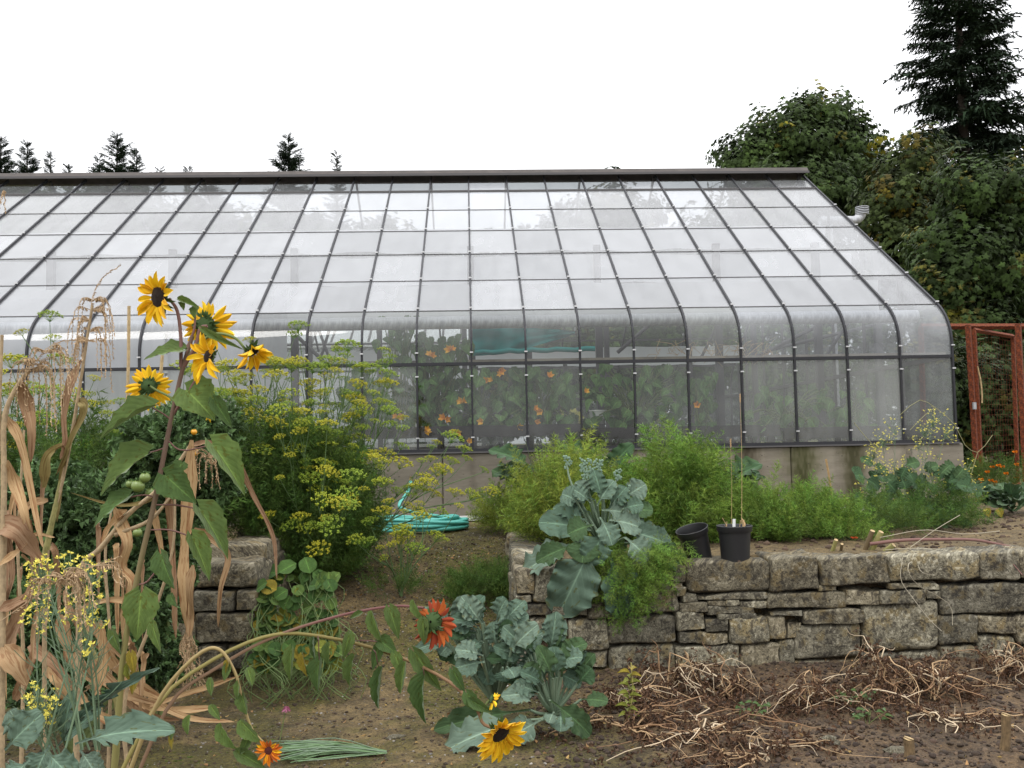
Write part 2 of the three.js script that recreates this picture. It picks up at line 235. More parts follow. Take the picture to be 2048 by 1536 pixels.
{
  const D = 6.5, wr = thing('dry_stone_wall', 'long grey dry stone retaining wall above the dug brown bed', 'stone wall', V(2.4, 0, -D - 0.15), 'dry stone walls beside the path');
  const list = [[1031, 1137, 1068, 1190], [1067, 1135, 1112, 1205], [1112, 1132, 1226, 1205], [1226, 1126, 1339, 1167], [1341, 1132, 1370, 1164], [1343, 1165, 1365, 1176], [1352, 1175, 1373, 1195], [1371, 1121, 1541, 1188], [1541, 1111, 1638, 1183], [1641, 1112, 1776, 1172], [1778, 1106, 1961, 1166], [1962, 1103, 2040, 1163], [2042, 1100, 2150, 1160], [2152, 1098, 2280, 1160],
    [1031, 1191, 1062, 1205], [1039, 1206, 1103, 1233], [1104, 1207, 1176, 1233], [1177, 1204, 1241, 1235], [1242, 1168, 1357, 1229], [1366, 1189, 1394, 1204], [1394, 1188, 1533, 1202], [1358, 1205, 1415, 1224], [1416, 1203, 1454, 1211], [1455, 1202, 1480, 1211], [1417, 1211, 1508, 1229], [1481, 1204, 1532, 1216], [1534, 1184, 1690, 1219], [1692, 1180, 1759, 1212], [1761, 1179, 1849, 1206], [1638, 1172, 1672, 1182], [1776, 1167, 1844, 1178], [1846, 1168, 1880, 1180], [1852, 1181, 1882, 1199], [1883, 1167, 2062, 1230], [2064, 1162, 2160, 1228], [2162, 1162, 2280, 1225],
    [1034, 1237, 1133, 1287], [1134, 1235, 1216, 1302], [1217, 1230, 1355, 1288], [1218, 1289, 1349, 1347], [1356, 1225, 1412, 1262], [1357, 1263, 1404, 1288], [1412, 1238, 1458, 1266], [1459, 1234, 1537, 1286], [1437, 1229, 1484, 1239], [1485, 1228, 1512, 1238], [1406, 1267, 1457, 1288], [1538, 1221, 1604, 1233], [1538, 1234, 1576, 1282], [1577, 1245, 1607, 1279], [1606, 1219, 1729, 1250], [1590, 1251, 1723, 1320], [1731, 1205, 1879, 1303], [1881, 1234, 1957, 1289], [1959, 1233, 2034, 1270], [2036, 1232, 2096, 1290], [2098, 1230, 2190, 1285], [2192, 1228, 2280, 1285],
    [1034, 1288, 1084, 1345], [1085, 1303, 1215, 1341], [1166, 1342, 1214, 1360], [1060, 1345, 1164, 1366], [1352, 1290, 1478, 1345], [1480, 1288, 1560, 1342], [1561, 1283, 1590, 1335], [1590, 1321, 1722, 1352], [1725, 1305, 1800, 1348], [1802, 1305, 1880, 1345], [1882, 1291, 1958, 1340], [1960, 1272, 2034, 1336], [2036, 1292, 2110, 1335], [2112, 1288, 2200, 1332], [2202, 1287, 2280, 1330], [1218, 1349, 1350, 1372], [1352, 1347, 1480, 1368]];
  for (const q of list) pxStone(wr, ...q, D, q[1] < 1140 ? 0.36 : 0.28);
  { const q = rng(73); for (let row = 0; row < 4; row++) for (let x = 4.47; x < 8.2;) { const l = (row === 3 ? 0.34 : 0.22) + q() * 0.32; stone(wr, x + l / 2, 0.1 + row * 0.205, -D - 0.15 + (q() - 0.5) * 0.05, l, 0.205, 0.3); x += l + 0.004; } }
  const core = new MB(); core.box(4.3, 0.34, -D - 0.27, 7.8, 0.72, 0.2); core.box(PATHR + 0.27, 0.4, -7.5, 0.2, 0.6, 1.9); add(wr, 'core', core.build(), M.core);
  const r = rng(71); // the return of the wall along the path
  for (let row = 0; row < 4; row++) for (let z = 6.62 + r() * 0.1; z < 8.5;) { const l = 0.24 + r() * 0.3, y = 0.1 + row * 0.2; stone(wr, PATHR + 0.14 + (r() - 0.5) * 0.04, y, -z - l / 2, l, 0.2, 0.26, Math.PI / 2); z += l + 0.01; }

  const wl = thing('dry_stone_wall', 'stepped dry stone wall left of the earth path below the fennel', 'stone wall', V(-1.75, 0, -6.7), 'dry stone walls beside the path');
  for (const q of [[388, 1124, 512, 1180], [270, 1128, 386, 1185], [386, 1182, 470, 1226], [472, 1184, 516, 1224], [270, 1188, 384, 1240], [392, 1228, 508, 1288], [290, 1242, 390, 1296], [384, 1290, 450, 1345], [452, 1290, 506, 1340], [270, 1298, 382, 1350], [140, 1135, 268, 1200], [130, 1202, 268, 1270], [120, 1272, 268, 1350], [0, 1140, 138, 1240], [0, 1242, 130, 1350]]) pxStone(wl, ...q, 6.5, 0.34);
  const c2 = new MB(); c2.box(-3.1, 0.36, -6.77, 3.1, 0.66, 0.14); c2.box(PATHL - 0.3, 0.4, -7.6, 0.16, 0.62, 1.4); add(wl, 'core', c2.build(), M.core);
  for (let row = 0; row < 4; row++) for (let z = 6.86 + r() * 0.05; z < 8.35;) { const l = 0.26 + r() * 0.3, y = 0.12 + row * 0.19; stone(wl, PATHL - 0.15 + (r() - 0.5) * 0.05, y, -z - l / 2, l, 0.2, 0.3, Math.PI / 2); z += l + 0.01; }
  for (const [z, l, y, w] of [[7.1, 0.42, 0.83, 0.4], [7.55, 0.4, 0.82, 0.36], [8.02, 0.46, 0.86, 0.44]]) stone(wl, PATHL - 0.2, y, -z, l, 0.17, w, Math.PI / 2);
}
// ---------- greenhouse ----------
const GX = 5.381, BAY = 0.598, NB = 22, MID = 2.476, EAVE = [10.7, 3.107], RIDGE = [14.957, 5.861];
const SL = Math.hypot(RIDGE[0] - EAVE[0], RIDGE[1] - EAVE[1]), SD = [(RIDGE[0] - EAVE[0]) / SL, (RIDGE[1] - EAVE[1]) / SL], ROW = 0.863, DR = RIDGE[0];
const bend = Array.from({ length: 9 }, (_, k) => { const t = k / 8, a = (1 - t) * (1 - t), b = 2 * t * (1 - t), c = t * t; return [a * GW + b * GW + c * EAVE[0], a * 2.62 + b * 2.913 + c * EAVE[1]]; });
const slope = (s) => [EAVE[0] + SD[0] * s, EAVE[1] + SD[1] * s];
const greenhouse = thing('greenhouse', 'large glass greenhouse with curved eaves on a concrete base', 'greenhouse', V(0, TERR, -GW));
{
  const gh = greenhouse, x0 = GX - NB * BAY, XL = x0;
  // concrete base in cast lengths, with algae that has run down below some bars
  const TW = 2048, TH = 160, n1 = tileable(1024, 8, 51, 5), n2 = tileable(1024, 90, 52, 2, 0.8), n3 = lattice(64, 53), spots = rng(54), pit = new Float32Array(TW * TH);
  for (let k = 0; k < 900; k++) { const x = spots() * TW | 0, y = spots() * TH | 0, s = spots() < 0.85 ? 1 : 2; for (let j = 0; j < s; j++) for (let i = 0; i < s; i++) if (x + i < TW && y + j < TH) pit[(y + j) * TW + x + i] = 1; }
  const run = [[1065, 16, 0.55, 0], [1268, 14, 0.45, 0], [1493, 26, 1.1, 0.1], [1602, 34, 1.2, 0.6], [1705, 28, 1.25, 0.4], [1165, 8, 0.2, 0], [945, 9, 0.3, 0], [1806, 9, 0.25, 0.2], [1384, 10, 0.3, 0]].map(([px, w, k, g]) => [P(px, 960, GW).x, w / F * GW, k, g]);
  T.concrete = tex(TW, TH, (i, j) => {
    const k = ((j * 3) % 1024) * 1024 + ((i * 1) % 1024), x = XL + i / TW * (GX + 0.1 - XL), v = j / TH;  // v 0 bottom, 1 top
    let c = mix3([92, 86, 76], [142, 134, 120], clamp(n1[k] * 0.9 + n2[k] * 0.35 - 0.12, 0, 1)); c = mix3(c, [158, 150, 134], sst(0.55, 0.75, n3(i / 40, j / 160)) * 0.3);
    for (const [rx, w, s, g] of run) { const e = Math.abs(x - rx + 0.03 * (n3(j / 9, rx * 5) - 0.5)) / (w * (0.75 + 0.5 * n3(j / 12 + 9, rx * 3))), f = Math.exp(-e * e * 1.6) * s * (0.55 + 0.45 * n3(i / 3, j / 14)) ; c = mix3(c, mix3([58, 50, 38], [62, 68, 26], g), clamp(f, 0, 1)); }
    if (pit[j * TW + i]) c = mix3(c, [50, 44, 38], 0.75); return c;
  });
  T.concrete.wrapS = T.concrete.wrapT = THREE.ClampToEdgeWrapping;
  const conc = std({ map: T.concrete, bumpMap: T.stoneBump, bumpScale: 0.0, roughness: 0.92 }), W = GX + 0.1 - XL, joint = [P(1581, 960, GW).x, P(1236, 960, GW).x]; const step = joint[0] - joint[1]; let cuts = [GX + 0.06]; for (let x = joint[0]; x > x0 - 0.5; x -= step) cuts.push(x); cuts.push(x0);
  for (let k = 0; k < cuts.length - 1; k++) {
    if (cuts[k] - cuts[k + 1] < 0.05) continue; const a = cuts[k + 1] + 0.004, b = cuts[k] - 0.004, h0 = TERR - 0.3, m = new MB(), bv = 0.012;
    const uv = (x, y) => [(x - XL) / W, (y - TERR) / (SILL - 0.03 - TERR)], top = SILL - 0.03, z = -GW + 0.05;
    const q = (pts) => m.quad(...pts.map(([x, y, zz]) => m.v(x, y, zz, ...uv(x, y))));
    q([[a + bv, h0, z], [b - bv, h0, z], [b - bv, top - bv, z], [a + bv, top - bv, z]]); q([[a, h0, z - bv], [a + bv, h0, z], [a + bv, top - bv, z], [a, top - bv, z - bv]]); q([[b - bv, h0, z], [b, h0, z - bv], [b, top - bv, z - bv], [b - bv, top - bv, z]]);
    q([[a + bv, top - bv, z], [b - bv, top - bv, z], [b - bv, top, z - bv], [a + bv, top, z - bv]]); q([[a, top, z - bv], [b, top, z - bv], [b, top, z - 0.2], [a, top, z - 0.2]]); q([[b, h0, z - 0.2], [a, h0, z - 0.2], [a, top, z - 0.2], [b, top, z - 0.2]]);
    q([[b, h0, z - bv], [b, h0, z - 0.2], [b, top, z - 0.2], [b, top, z - bv]]); q([[a, h0, z - 0.2], [a, h0, z - bv], [a, top, z - bv], [a, top, z - 0.2]]); q([[a, h0, z - bv - 0.02], [a, h0, z - 0.1], [b, h0, z - 0.1], [b, h0, z - bv - 0.02]]);
    add(gh, 'concrete_panel', m.build(true), conc);
  }
  const z2 = -(2 * DR - GW), plain = std({ color: lin(0.3, 0.28, 0.25), map: T.mottle, roughness: 0.92 });
  { const m = new MB(); m.box(GX - 0.02, (TERR + SILL) / 2 - 0.14, (-GW - 0.16 + z2) / 2, 0.16, SILL - TERR + 0.2, GW * 0 + (-z2 - GW - 0.2)); add(gh, 'side_foundation', m.build(true), plain); }
  { const m = new MB(); m.box((x0 + GX) / 2, (TERR + SILL) / 2 - 0.14, z2, GX - x0, SILL - TERR + 0.2, 0.16); add(gh, 'rear_foundation', m.build(true), plain); }
  { const m = new MB(); m.box((x0 + GX) / 2, TERR + 0.03, (-GW - 0.2 + z2) / 2, GX - x0, 0.02, -z2 - GW - 0.3); add(gh, 'floor', m.build(true), std({ color: lin(0.16, 0.14, 0.12), map: T.mottle })); }
  { const m = new MB(); m.box(2.0, TERR + 0.03, -GW + 0.075, 6.4, 0.05, 0.03); add(gh, 'kick_board', m.build(true), M.white); }
  // bars
  const prof = [[GW, SILL - 0.01], [GW, 2.0], [GW, MID], ...bend, ...[1, 2, 3, 4, 5].map((k) => slope(ROW * k)), slope(SL - 0.05)];
  const barGeo = (pr, w, dp, mirror) => { // a bar of rectangular section that follows a profile, standing out from the glass
    const m = new MB(); let prev = null;
    pr.forEach(([d, h], k) => { const a = pr[Math.max(0, k - 1)], b = pr[Math.min(pr.length - 1, k + 1)], t = [b[0] - a[0], b[1] - a[1]], l = Math.hypot(...t), n = [-t[1] / l, t[0] / l]; const at = (o) => { const dd = d + n[0] * o, hh = h + n[1] * o; return [mirror ? 2 * DR - dd : dd, hh]; }; const ring = [[-w / 2, dp], [w / 2, dp], [w / 2, -dp * 0.6], [-w / 2, -dp * 0.6]].map(([x, o]) => { const q = at(o); return [x, q[1], -q[0]]; });
      if (prev) for (let s = 0; s < 4; s++) { const e = (s + 1) % 4; m.quad(...[prev[s], prev[e], ring[e], ring[s]].map((q) => m.v(...q))); } prev = ring; });
    return m.build(true);
  };
  const rib = barGeo(prof, 0.021, 0.026), rear = barGeo(prof, 0.03, 0.03, true);
  for (let k = 0; k <= NB; k++) { const x = GX - k * BAY, mt = new THREE.Matrix4().makeTranslation(x, 0, 0); add(gh, 'glazing_bar', rib, M.bar, mt); if (k % 2 === 0) add(gh, 'rear_glazing_bar', rear, M.barLight, mt); }
  const rail = (name, d, h, hh, dd, mat, off = 0, xa = x0 - 0.02, xb = GX + 0.016) => { const m = new MB(); m.box((xa + xb) / 2, h, -d + off, xb - xa, hh, dd); return add(gh, name, m.build(true), mat); };
  rail('sill_rail', GW, SILL, 0.035, 0.07, M.bar, 0.012); rail('sill_rail', GW, SILL - 0.025, 0.016, 0.11, M.barLight, 0.02); rail('middle_rail', GW, MID, 0.034, 0.05, M.bar, -0.004);
  for (let k = 0; k <= 5; k++) { const s = slope(ROW * k); rail('purlin', s[0], s[1], k === 5 ? 0.026 : 0.008, k === 5 ? 0.05 : 0.014, k === 5 ? M.barLight : M.barLight, 0.004); if (k > 0 && k < 5) { const q = [2 * DR - s[0], s[1]]; rail('rear_purlin', q[0], q[1], 0.03, 0.04, M.barLight); } }
  rail('rear_purlin', 2 * DR - EAVE[0], EAVE[1], 0.05, 0.05, M.barLight); rail('rear_rail', 2 * DR - GW, MID, 0.05, 0.05, M.barLight); rail('rear_rail', 2 * DR - GW, SILL, 0.05, 0.07, M.barLight);
  { // ridge capping: a sloped front face and a lower flashing
    const m = new MB(), y = RIDGE[1], d = RIDGE[0]; const q = (pts) => m.quad(...pts.map((p) => m.v(...p, p[0], p[1] * 2))); const a = x0 - 0.02, b = GX + 0.03;
    q([[a, y - 0.03, -d + 0.28], [b, y - 0.03, -d + 0.28], [b, y + 0.045, -d + 0.22], [a, y + 0.045, -d + 0.22]]); q([[a, y + 0.045, -d + 0.22], [b, y + 0.045, -d + 0.22], [b, y + 0.07, -d - 0.2], [a, y + 0.07, -d - 0.2]]); q([[b, y - 0.03, -d - 0.28], [a, y - 0.03, -d - 0.28], [a, y + 0.07, -d - 0.2], [b, y + 0.07, -d - 0.2]]); q([[b, y - 0.03, -d + 0.28], [b, y - 0.03, -d - 0.28], [b, y + 0.07, -d - 0.2], [b, y + 0.045, -d + 0.22]]);
    const cap = add(gh, 'ridge_cap', m.build(true), M.ridge); const f = new MB(); f.box((a + b) / 2, y - 0.05, -d + 0.3, b - a, 0.035, 0.03); add(cap, 'flashing', f.build(true), M.barLight);
  }
  // glass: the outline of each pane runs along the profile; the film of dust and lime on it scatters light
  const a1 = tileable(512, 5, 61, 3), a2 = lattice(64, 62), haze = (base, amp) => tex(512, 512, (i, j, k) => clamp(base + amp * (a1[k] - 0.5) * 2 + amp * 0.7 * (a2(i / 14, j / 90) - 0.5), 0, 1), false);
  const glass = (tr, amp, col, rough) => [0, 1, 2].map((q) => { const t = haze(tr + (q - 1) * 0.05, amp); return new THREE.MeshPhysicalMaterial({ color: lin(...col), roughness: rough, transmission: 1, transmissionMap: t, thickness: 0, ior: 1.52, side: THREE.DoubleSide }); });
  const roofGlass = glass(0.78, 0.07, [0.62, 0.63, 0.65], 0.25), wallGlass = glass(0.88, 0.06, [0.74, 0.76, 0.72], 0.04), clearGlass = glass(0.95, 0.04, [0.7, 0.72, 0.7], 0.04), curveGlass = glass(0.85, 0.06, [0.72, 0.74, 0.76], 0.05), rearGlass = glass(0.86, 0.05, [0.6, 0.62, 0.63], 0.04)[1], rnd = rng(63);
  const paneGeo = (pr, n, mirror, bay = 1) => { const m = new MB(); let pv = null, len = 0; pr.forEach(([d, h], k) => { if (k) len += Math.hypot(d - pr[k - 1][0], h - pr[k - 1][1]); const z = -(mirror ? 2 * DR - d : d), r = [m.v(0, h, z, n * 0.37, len / 1.9 + n * 0.29), m.v(BAY * bay - 0.012, h, z, n * 0.37 + BAY / 1.9, len / 1.9 + n * 0.29)]; if (pv) m.quad(pv[0], pv[1], r[1], r[0]); pv = r; }); return m.build(); };
  const rows = [['pane', [[GW, SILL + 0.018], [GW, MID - 0.018]], wallGlass], ['curved_pane', [[GW, MID + 0.018], ...bend], curveGlass], ...[0, 1, 2, 3, 4].map((k) => ['roof_pane', [slope(ROW * k + 0.006), slope(ROW * k + ROW - 0.006)], roofGlass]), ['vent_pane', [slope(ROW * 5 + 0.03), slope(SL - 0.33)], rearGlass ? [rearGlass, rearGlass, roofGlass[2]] : 0]];
  const variants = rows.map(([, pr]) => [0, 1, 2, 3].map((n) => paneGeo(pr, n + 1)));
  for (let k = 1; k <= NB; k++) rows.forEach(([name, , mats], j) => add(gh, name, variants[j][Math.floor(rnd() * 4)], (j < 2 && k >= 5 && k <= 13 ? clearGlass : mats)[Math.floor(rnd() * 3)], new THREE.Matrix4().makeTranslation(GX - k * BAY + 0.006, 0, 0)));
  const rearGeo = paneGeo([[GW, SILL], [GW, MID], ...bend, slope(SL - 0.1)], 2, true, 2);
  for (let k = 2; k <= NB; k += 2) add(gh, 'rear_pane', rearGeo, rearGlass, new THREE.Matrix4().makeTranslation(GX - k * BAY + 0.006, 0, 0));
  { // glazed gable at the near end with its own bars
    const out = [[GW, SILL], [GW, MID], ...bend, slope(SL)], full = [...out, ...out.slice(0, -1).reverse().map(([d, h]) => [2 * DR - d, h])], s = new THREE.Shape(full.map(([d, h]) => new THREE.Vector2(d, h))), g = new THREE.ShapeGeometry(s); g.rotateY(Math.PI / 2); g.translate(GX - 0.001, 0, 0); add(gh, 'gable_glass', g, rearGlass);
    for (const d of [11.6, 12.7, 13.8, 14.95, 16.1, 17.2, 18.3]) { const q = Math.abs(d - DR), h = RIDGE[1] - q * SD[1] / SD[0], m = new MB(); m.box(GX - 0.02, (SILL + h) / 2, -d, 0.03, h - SILL - 0.03, 0.04); add(gh, 'gable_bar', m.build(true), M.barLight); }
    { const m = new MB(); m.box(GX - 0.025, MID, -DR, 0.04, 0.05, 2 * (DR - GW) - 0.1); add(gh, 'gable_rail', m.build(true), M.barLight); }
  }
  { // small glazing clips on the bars, two-pixel dots in the photograph
    const m = new MB(); for (let k = 0; k <= NB; k++) { const x = GX - k * BAY; for (const h of [1.67, 2.34, 2.6]) m.box(x, h, -GW + 0.034, 0.036, 0.014, 0.016); for (let s = 0; s <= 4; s++) { const q = slope(ROW * s); m.box(x, q[1] + 0.03, -q[0] + 0.022, 0.034, 0.018, 0.02); } } const o = add(gh, 'glazing_clip', m.build(true), M.clip); o.userData.kind = 'stuff';
  }
  // inside: eave pipe, posts with braces, folded shade curtains
  { const m = new MB(); m.tube([V(x0, EAVE[1] - 0.1, -EAVE[0] - 0.28), V(GX - 0.1, EAVE[1] - 0.1, -EAVE[0] - 0.28)], 0.075, 12); add(gh, 'eave_pipe', m.build(), M.galv); }
  const post = (px, d, w = 0.09) => { const x = P(px, 760, d).x, q = Math.abs(d - DR), h = RIDGE[1] - q * SD[1] / SD[0] - 0.1, m = new MB(); m.box(x, (TERR + h) / 2, -d, w, h - TERR, 0.09); add(gh, 'post', m.build(true), M.barLight); };
  for (const px of [100, 345, 590, 945, 1200, 1440, 1640, 1760]) { post(px, 12.6); } for (const px of [250, 620, 760, 930, 1060, 1215, 1380, 1510]) post(px, 17.2);
  const brace = (a, b, w = 0.05) => { const m = new MB(); m.tube([a, b], w / 2, 6); add(gh, 'brace', m.build(), M.barLight); };
  for (const [xa, ya, xb, yb, d] of [[560, 640, 660, 735, 12.4], [300, 640, 240, 740, 12.4], [1310, 640, 1235, 705, 12.4], [1640, 650, 1500, 720, 12.8], [1790, 640, 1540, 700, 13.4], [1700, 640, 1640, 730, 13], [690, 560, 640, 720, 16], [600, 560, 660, 720, 16], [500, 570, 470, 720, 16], [1440, 640, 1400, 720, 16]]) brace(P(xa, ya, d), P(xb, yb, d));
  for (const [d, dh] of [[11.9, 0.42], [12.7, 0.4], [13.6, 0.34], [16.2, 0.3], [17.3, 0.34], [18.3, 0.36]]) { // rolled bands of shade cloth hung under the roof
    const q = Math.abs(d - DR), y = RIDGE[1] - q * SD[1] / SD[0] - 0.28, m = new MB(); let pv = null; for (let k = 0; k <= 90; k++) { const x = lerp(x0 + 0.1, GX - 0.15, k / 90), s = 0.02 * noise(x * 2, d), r = [m.v(x, y + s, -d + 0.02 * Math.sin(k)), m.v(x, y - dh * 0.5 + s, -d - 0.03), m.v(x, y - dh + 2 * s, -d + 0.02)]; if (pv) for (let e = 0; e < 2; e++) m.quad(pv[e], r[e], r[e + 1], pv[e + 1]); pv = r; } add(gh, 'shade_curtain', m.build(), M.curtain);
  }
  for (const [pa, pb, d] of [[-170, 330, 11.4], [335, 575, 11.5]]) { const m = new MB(), a = P(pa, 700, d).x, b = P(pb, 700, d).x; let pv = null; for (let k = 0; k <= 50; k++) { const x = lerp(a, b, k / 50), z = -d + 0.02 * Math.sin(k * 0.9) + 0.03 * noise(x * 3, d), r = [3.42, 2.4, 1.5].map((y, e) => m.v(x, y, z + 0.02 * noise(x * 5, e * 3))); if (pv) for (let e = 0; e < 2; e++) m.quad(pv[e + 1], r[e + 1], r[e], pv[e]); pv = r; } add(gh, 'plastic_sheet', m.build(), M.film); }
}
// ---------- trees and the place behind ----------
function sprayGeo(seed, len, n, wide, needle) { // one conifer bough along +x: an axis and drooping side twigs, each a bunch of narrow blades
  const r = rng(seed), b = new MB(), axis = (t) => V(len * t, -len * 0.22 * t * t + len * 0.1 * Math.pow(t, 4), 0);
  b.tube([0, 0.35, 0.7, 1].map(axis), [len * 0.012, len * 0.003], 3, [0.5, 0.4, 0.3]);
  for (let k = 0; k < n; k++) {
    const t = 0.1 + 0.9 * (k + r()) / n, s = k % 2 ? 1 : -1, L = len * wide * (0.4 + 0.6 * Math.sin(Math.min(1, t * 1.15) * 2.6)) * (0.6 + 0.6 * r()), o = axis(t), dir = V(0.75 + 0.4 * r(), -0.35 - 0.5 * r(), s * (0.6 + 0.6 * r())).normalize();
    for (let m = 0; m < 7; m++) { const q = o.clone().addScaledVector(dir, L * m / 7), e = dir.clone().add(V((r() - 0.5) * 1.5, (r() - 0.5) * 1.2, (r() - 0.5) * 1.5)).normalize().multiplyScalar(L * needle * (1.2 - 0.6 * m / 7) * (0.7 + 0.6 * r())), sd = e.clone().cross(V(r() - 0.5, 1, r() - 0.5)).normalize().multiplyScalar(L * 0.075), g = 0.7 + 0.6 * r(), c = [g, g, g]; const i = b.v(q.x - sd.x, q.y - sd.y, q.z - sd.z, 0, 0, c), j = b.v(q.x + sd.x, q.y + sd.y, q.z + sd.z, 1, 0, c), h = b.v(q.x + e.x, q.y + e.y, q.z + e.z, 0.5, 1, c); b.tri(i, j, h); }
  }
  return b.build();
}
const bough = [sprayGeo(1, 1, 26, 0.34, 0.5), sprayGeo(2, 1, 26, 0.3, 0.5), sprayGeo(3, 1, 22, 0.38, 0.55)];
const coniferMat = plantMat(0.022, 0.036, 0.02, { transmission: 0 }), barkMat = std({ color: lin(0.07, 0.055, 0.042), map: T.mottle, bumpMap: T.streak, bumpScale: 0.02, roughness: 0.95 });
function conifer(label, base, h, rad, seed, n, group, thin = 0, droop = 0, low = 0) {
  const t = thing('conifer_tree', label, 'tree', base, group), r = rng(seed), b = new MB();
  b.tube([V(0, 0, 0), V(0, h * 0.5, 0), V(0.05, h, 0)].map((q) => q.add(base)), [h * 0.014 + 0.05, 0.02], 8); add(t, 'trunk', b.build(), barkMat);
  const lists = [[], [], []], cols = [[], [], []];
  for (let k = 0; k < n; k++) {
    const u = low + (1 - low) * Math.pow((k + r()) / n, 0.9), y = h * (0.06 + 0.93 * u), prof = Math.pow(1 - u * 0.985, 0.62) * (1 - thin * r()) * (0.78 + 0.3 * noise(y * 1.1 + seed, seed)), L = Math.max(h * 0.02, rad * prof * (0.7 + 0.5 * r())), a = r() * Math.PI * 2, tilt = lerp(-0.35 - droop, 0.75, u) + (r() - 0.5) * 0.3;
    const q = new THREE.Quaternion().setFromEuler(new THREE.Euler(0, a, tilt, 'YXZ')), w = k % 3; lists[w].push(new THREE.Matrix4().compose(V(base.x, base.y + y, base.z), q, V(L, L * (0.9 + 0.3 * r()), L))); const g = 0.7 + 0.6 * r(); cols[w].push(lin(g, g * (0.95 + 0.2 * r()), g));
  }
  const crown = new THREE.Group(); crown.name = 'crown'; t.add(crown); origin.set(crown, base); lists.forEach((l, w) => copies(crown, 'bough', bough[w], coniferMat, l, cols[w])); return t;
}
// broad-leaved trees: twigs of lobed leaves spread through lobes of the crown
function lobedLeaf(b, o, dir, up, L, c) { // a leaf with five points
  const y = dir.clone().normalize(), x = y.clone().cross(up).normalize(), z = x.clone().cross(y); const pt = (u, v, w = 0) => { const q = o.clone().addScaledVector(x, u * L).addScaledVector(y, v * L).addScaledVector(z, w * L); return b.v(q.x, q.y, q.z, 0.5 + u, v, c); };
  const m = pt(0, 0.4, 0.06), e = [[0, 0.05], [-0.34, 0], [-0.24, 0.28], [-0.52, 0.52], [-0.2, 0.56], [0, 1], [0.2, 0.56], [0.52, 0.52], [0.24, 0.28], [0.34, 0]].map(([u, v]) => pt(u, v, -Math.abs(u) * 0.25)); for (let k = 0; k < e.length; k++) b.tri(m, e[(k + 1) % e.length], e[k]);
}
function twigGeo(seed, n, L) { const r = rng(seed), b = new MB(); b.tube([V(0, 0, 0), V(0.1, 0.5, 0), V(0.05, 1, 0.1)], [0.015, 0.005], 3, [0.6, 0.5, 0.4]); for (let k = 0; k < n; k++) { const t = r(), a = r() * 6.28, rr = 0.5 * (1 - 0.4 * t), g = 0.65 + 0.6 * r(); lobedLeaf(b, V(0.1 * t + Math.cos(a) * rr * 0.5, t, Math.sin(a) * rr * 0.5), V(Math.cos(a), -0.2 - 0.5 * r(), Math.sin(a)), V(r() - 0.5, 1.2, r() - 0.5), L * (0.7 + 0.6 * r()), [g, g, g]); } return b.build(); }
const twigs = [twigGeo(4, 24, 0.24), twigGeo(5, 24, 0.24), twigGeo(6, 22, 0.27)], broadMat = plantMat(0.05, 0.075, 0.02, { map: T.mottle });
function broadleaf(name, label, base, lobes, density, size, tint, seed, group, yellow = 0.06) {
  const t = thing(name, label, 'tree', base, group), r = rng(seed), b = new MB(), lists = [[], [], []], cols = [[], [], []]; let top = 0; lobes.forEach((l) => { top = Math.max(top, l[1]); });
  b.tube([base.clone(), base.clone().add(V(0.1, top * 0.35, 0)), base.clone().add(V(0, top * 0.75, 0))], [0.08 + top * 0.018, 0.05], 8);
  for (const [x, y, z, rx, ry, rz] of lobes) {
    const c = base.clone().add(V(x, y, z)); b.tube(curve([base.clone().add(V(0.05, top * 0.3, 0)), base.clone().lerp(c, 0.6).add(V(0, 0.3, 0)), c.clone()], 6), [0.06 + top * 0.006, 0.02], 6);
    const n = Math.round(1.25 * density * (rx * ry + ry * rz + rx * rz));
    for (let k = 0; k < n; k++) {
      const u = r() * 2 - 1, a = r() * 6.283, s = Math.sqrt(1 - u * u), dir = V(Math.cos(a) * s, u, Math.sin(a) * s), bump = 0.8 + 0.42 * fbm(dir.x * 2.4 + seed, dir.y * 2.4 + x, dir.z * 2.4), q = Math.pow(r(), 0.35) * bump, p = c.clone().add(V(dir.x * rx * q, dir.y * ry * q, dir.z * rz * q));
      if (p.y < base.y + 0.1) continue; const w = k % 3, sc = size * (0.6 + 0.8 * r()); lists[w].push(M4(p, dir.clone().add(V((r() - 0.5) * 1.2, 0.5 + (r() - 0.5), (r() - 0.5) * 1.2)), r() * 6.28, sc));
      const g = 0.6 + 0.7 * r(), yl = r() < yellow * (1 + 4 * sst(0.25, 0.6, noise(p.x * 0.7, p.y * 0.7, p.z * 0.7 + seed))) ? 1 : 0; cols[w].push(yl ? lin(3.2 * tint[0] * g, 1.7 * tint[1] * g, 0.5) : lin(tint[0] * g, tint[1] * g, tint[2] * g));
    }
  }
  add(t, 'trunk', b.build(), barkMat); const crown = new THREE.Group(); crown.name = 'crown'; t.add(crown); origin.set(crown, base); lists.forEach((l, w) => copies(crown, 'leafy_twig', twigs[w], broadMat, l, cols[w])); return t;
}
const far = (px, d) => { const p = P(px, 880, d); p.y = TERR; return p; };
const topH = (px, py, d) => P(px, py, d).y - TERR;
conifer('tall dark spruce towering at the right edge behind the maples', far(1958, 46), topH(1955, -330, 46), 5.9, 7, 820, undefined, 0.3, 0.3);
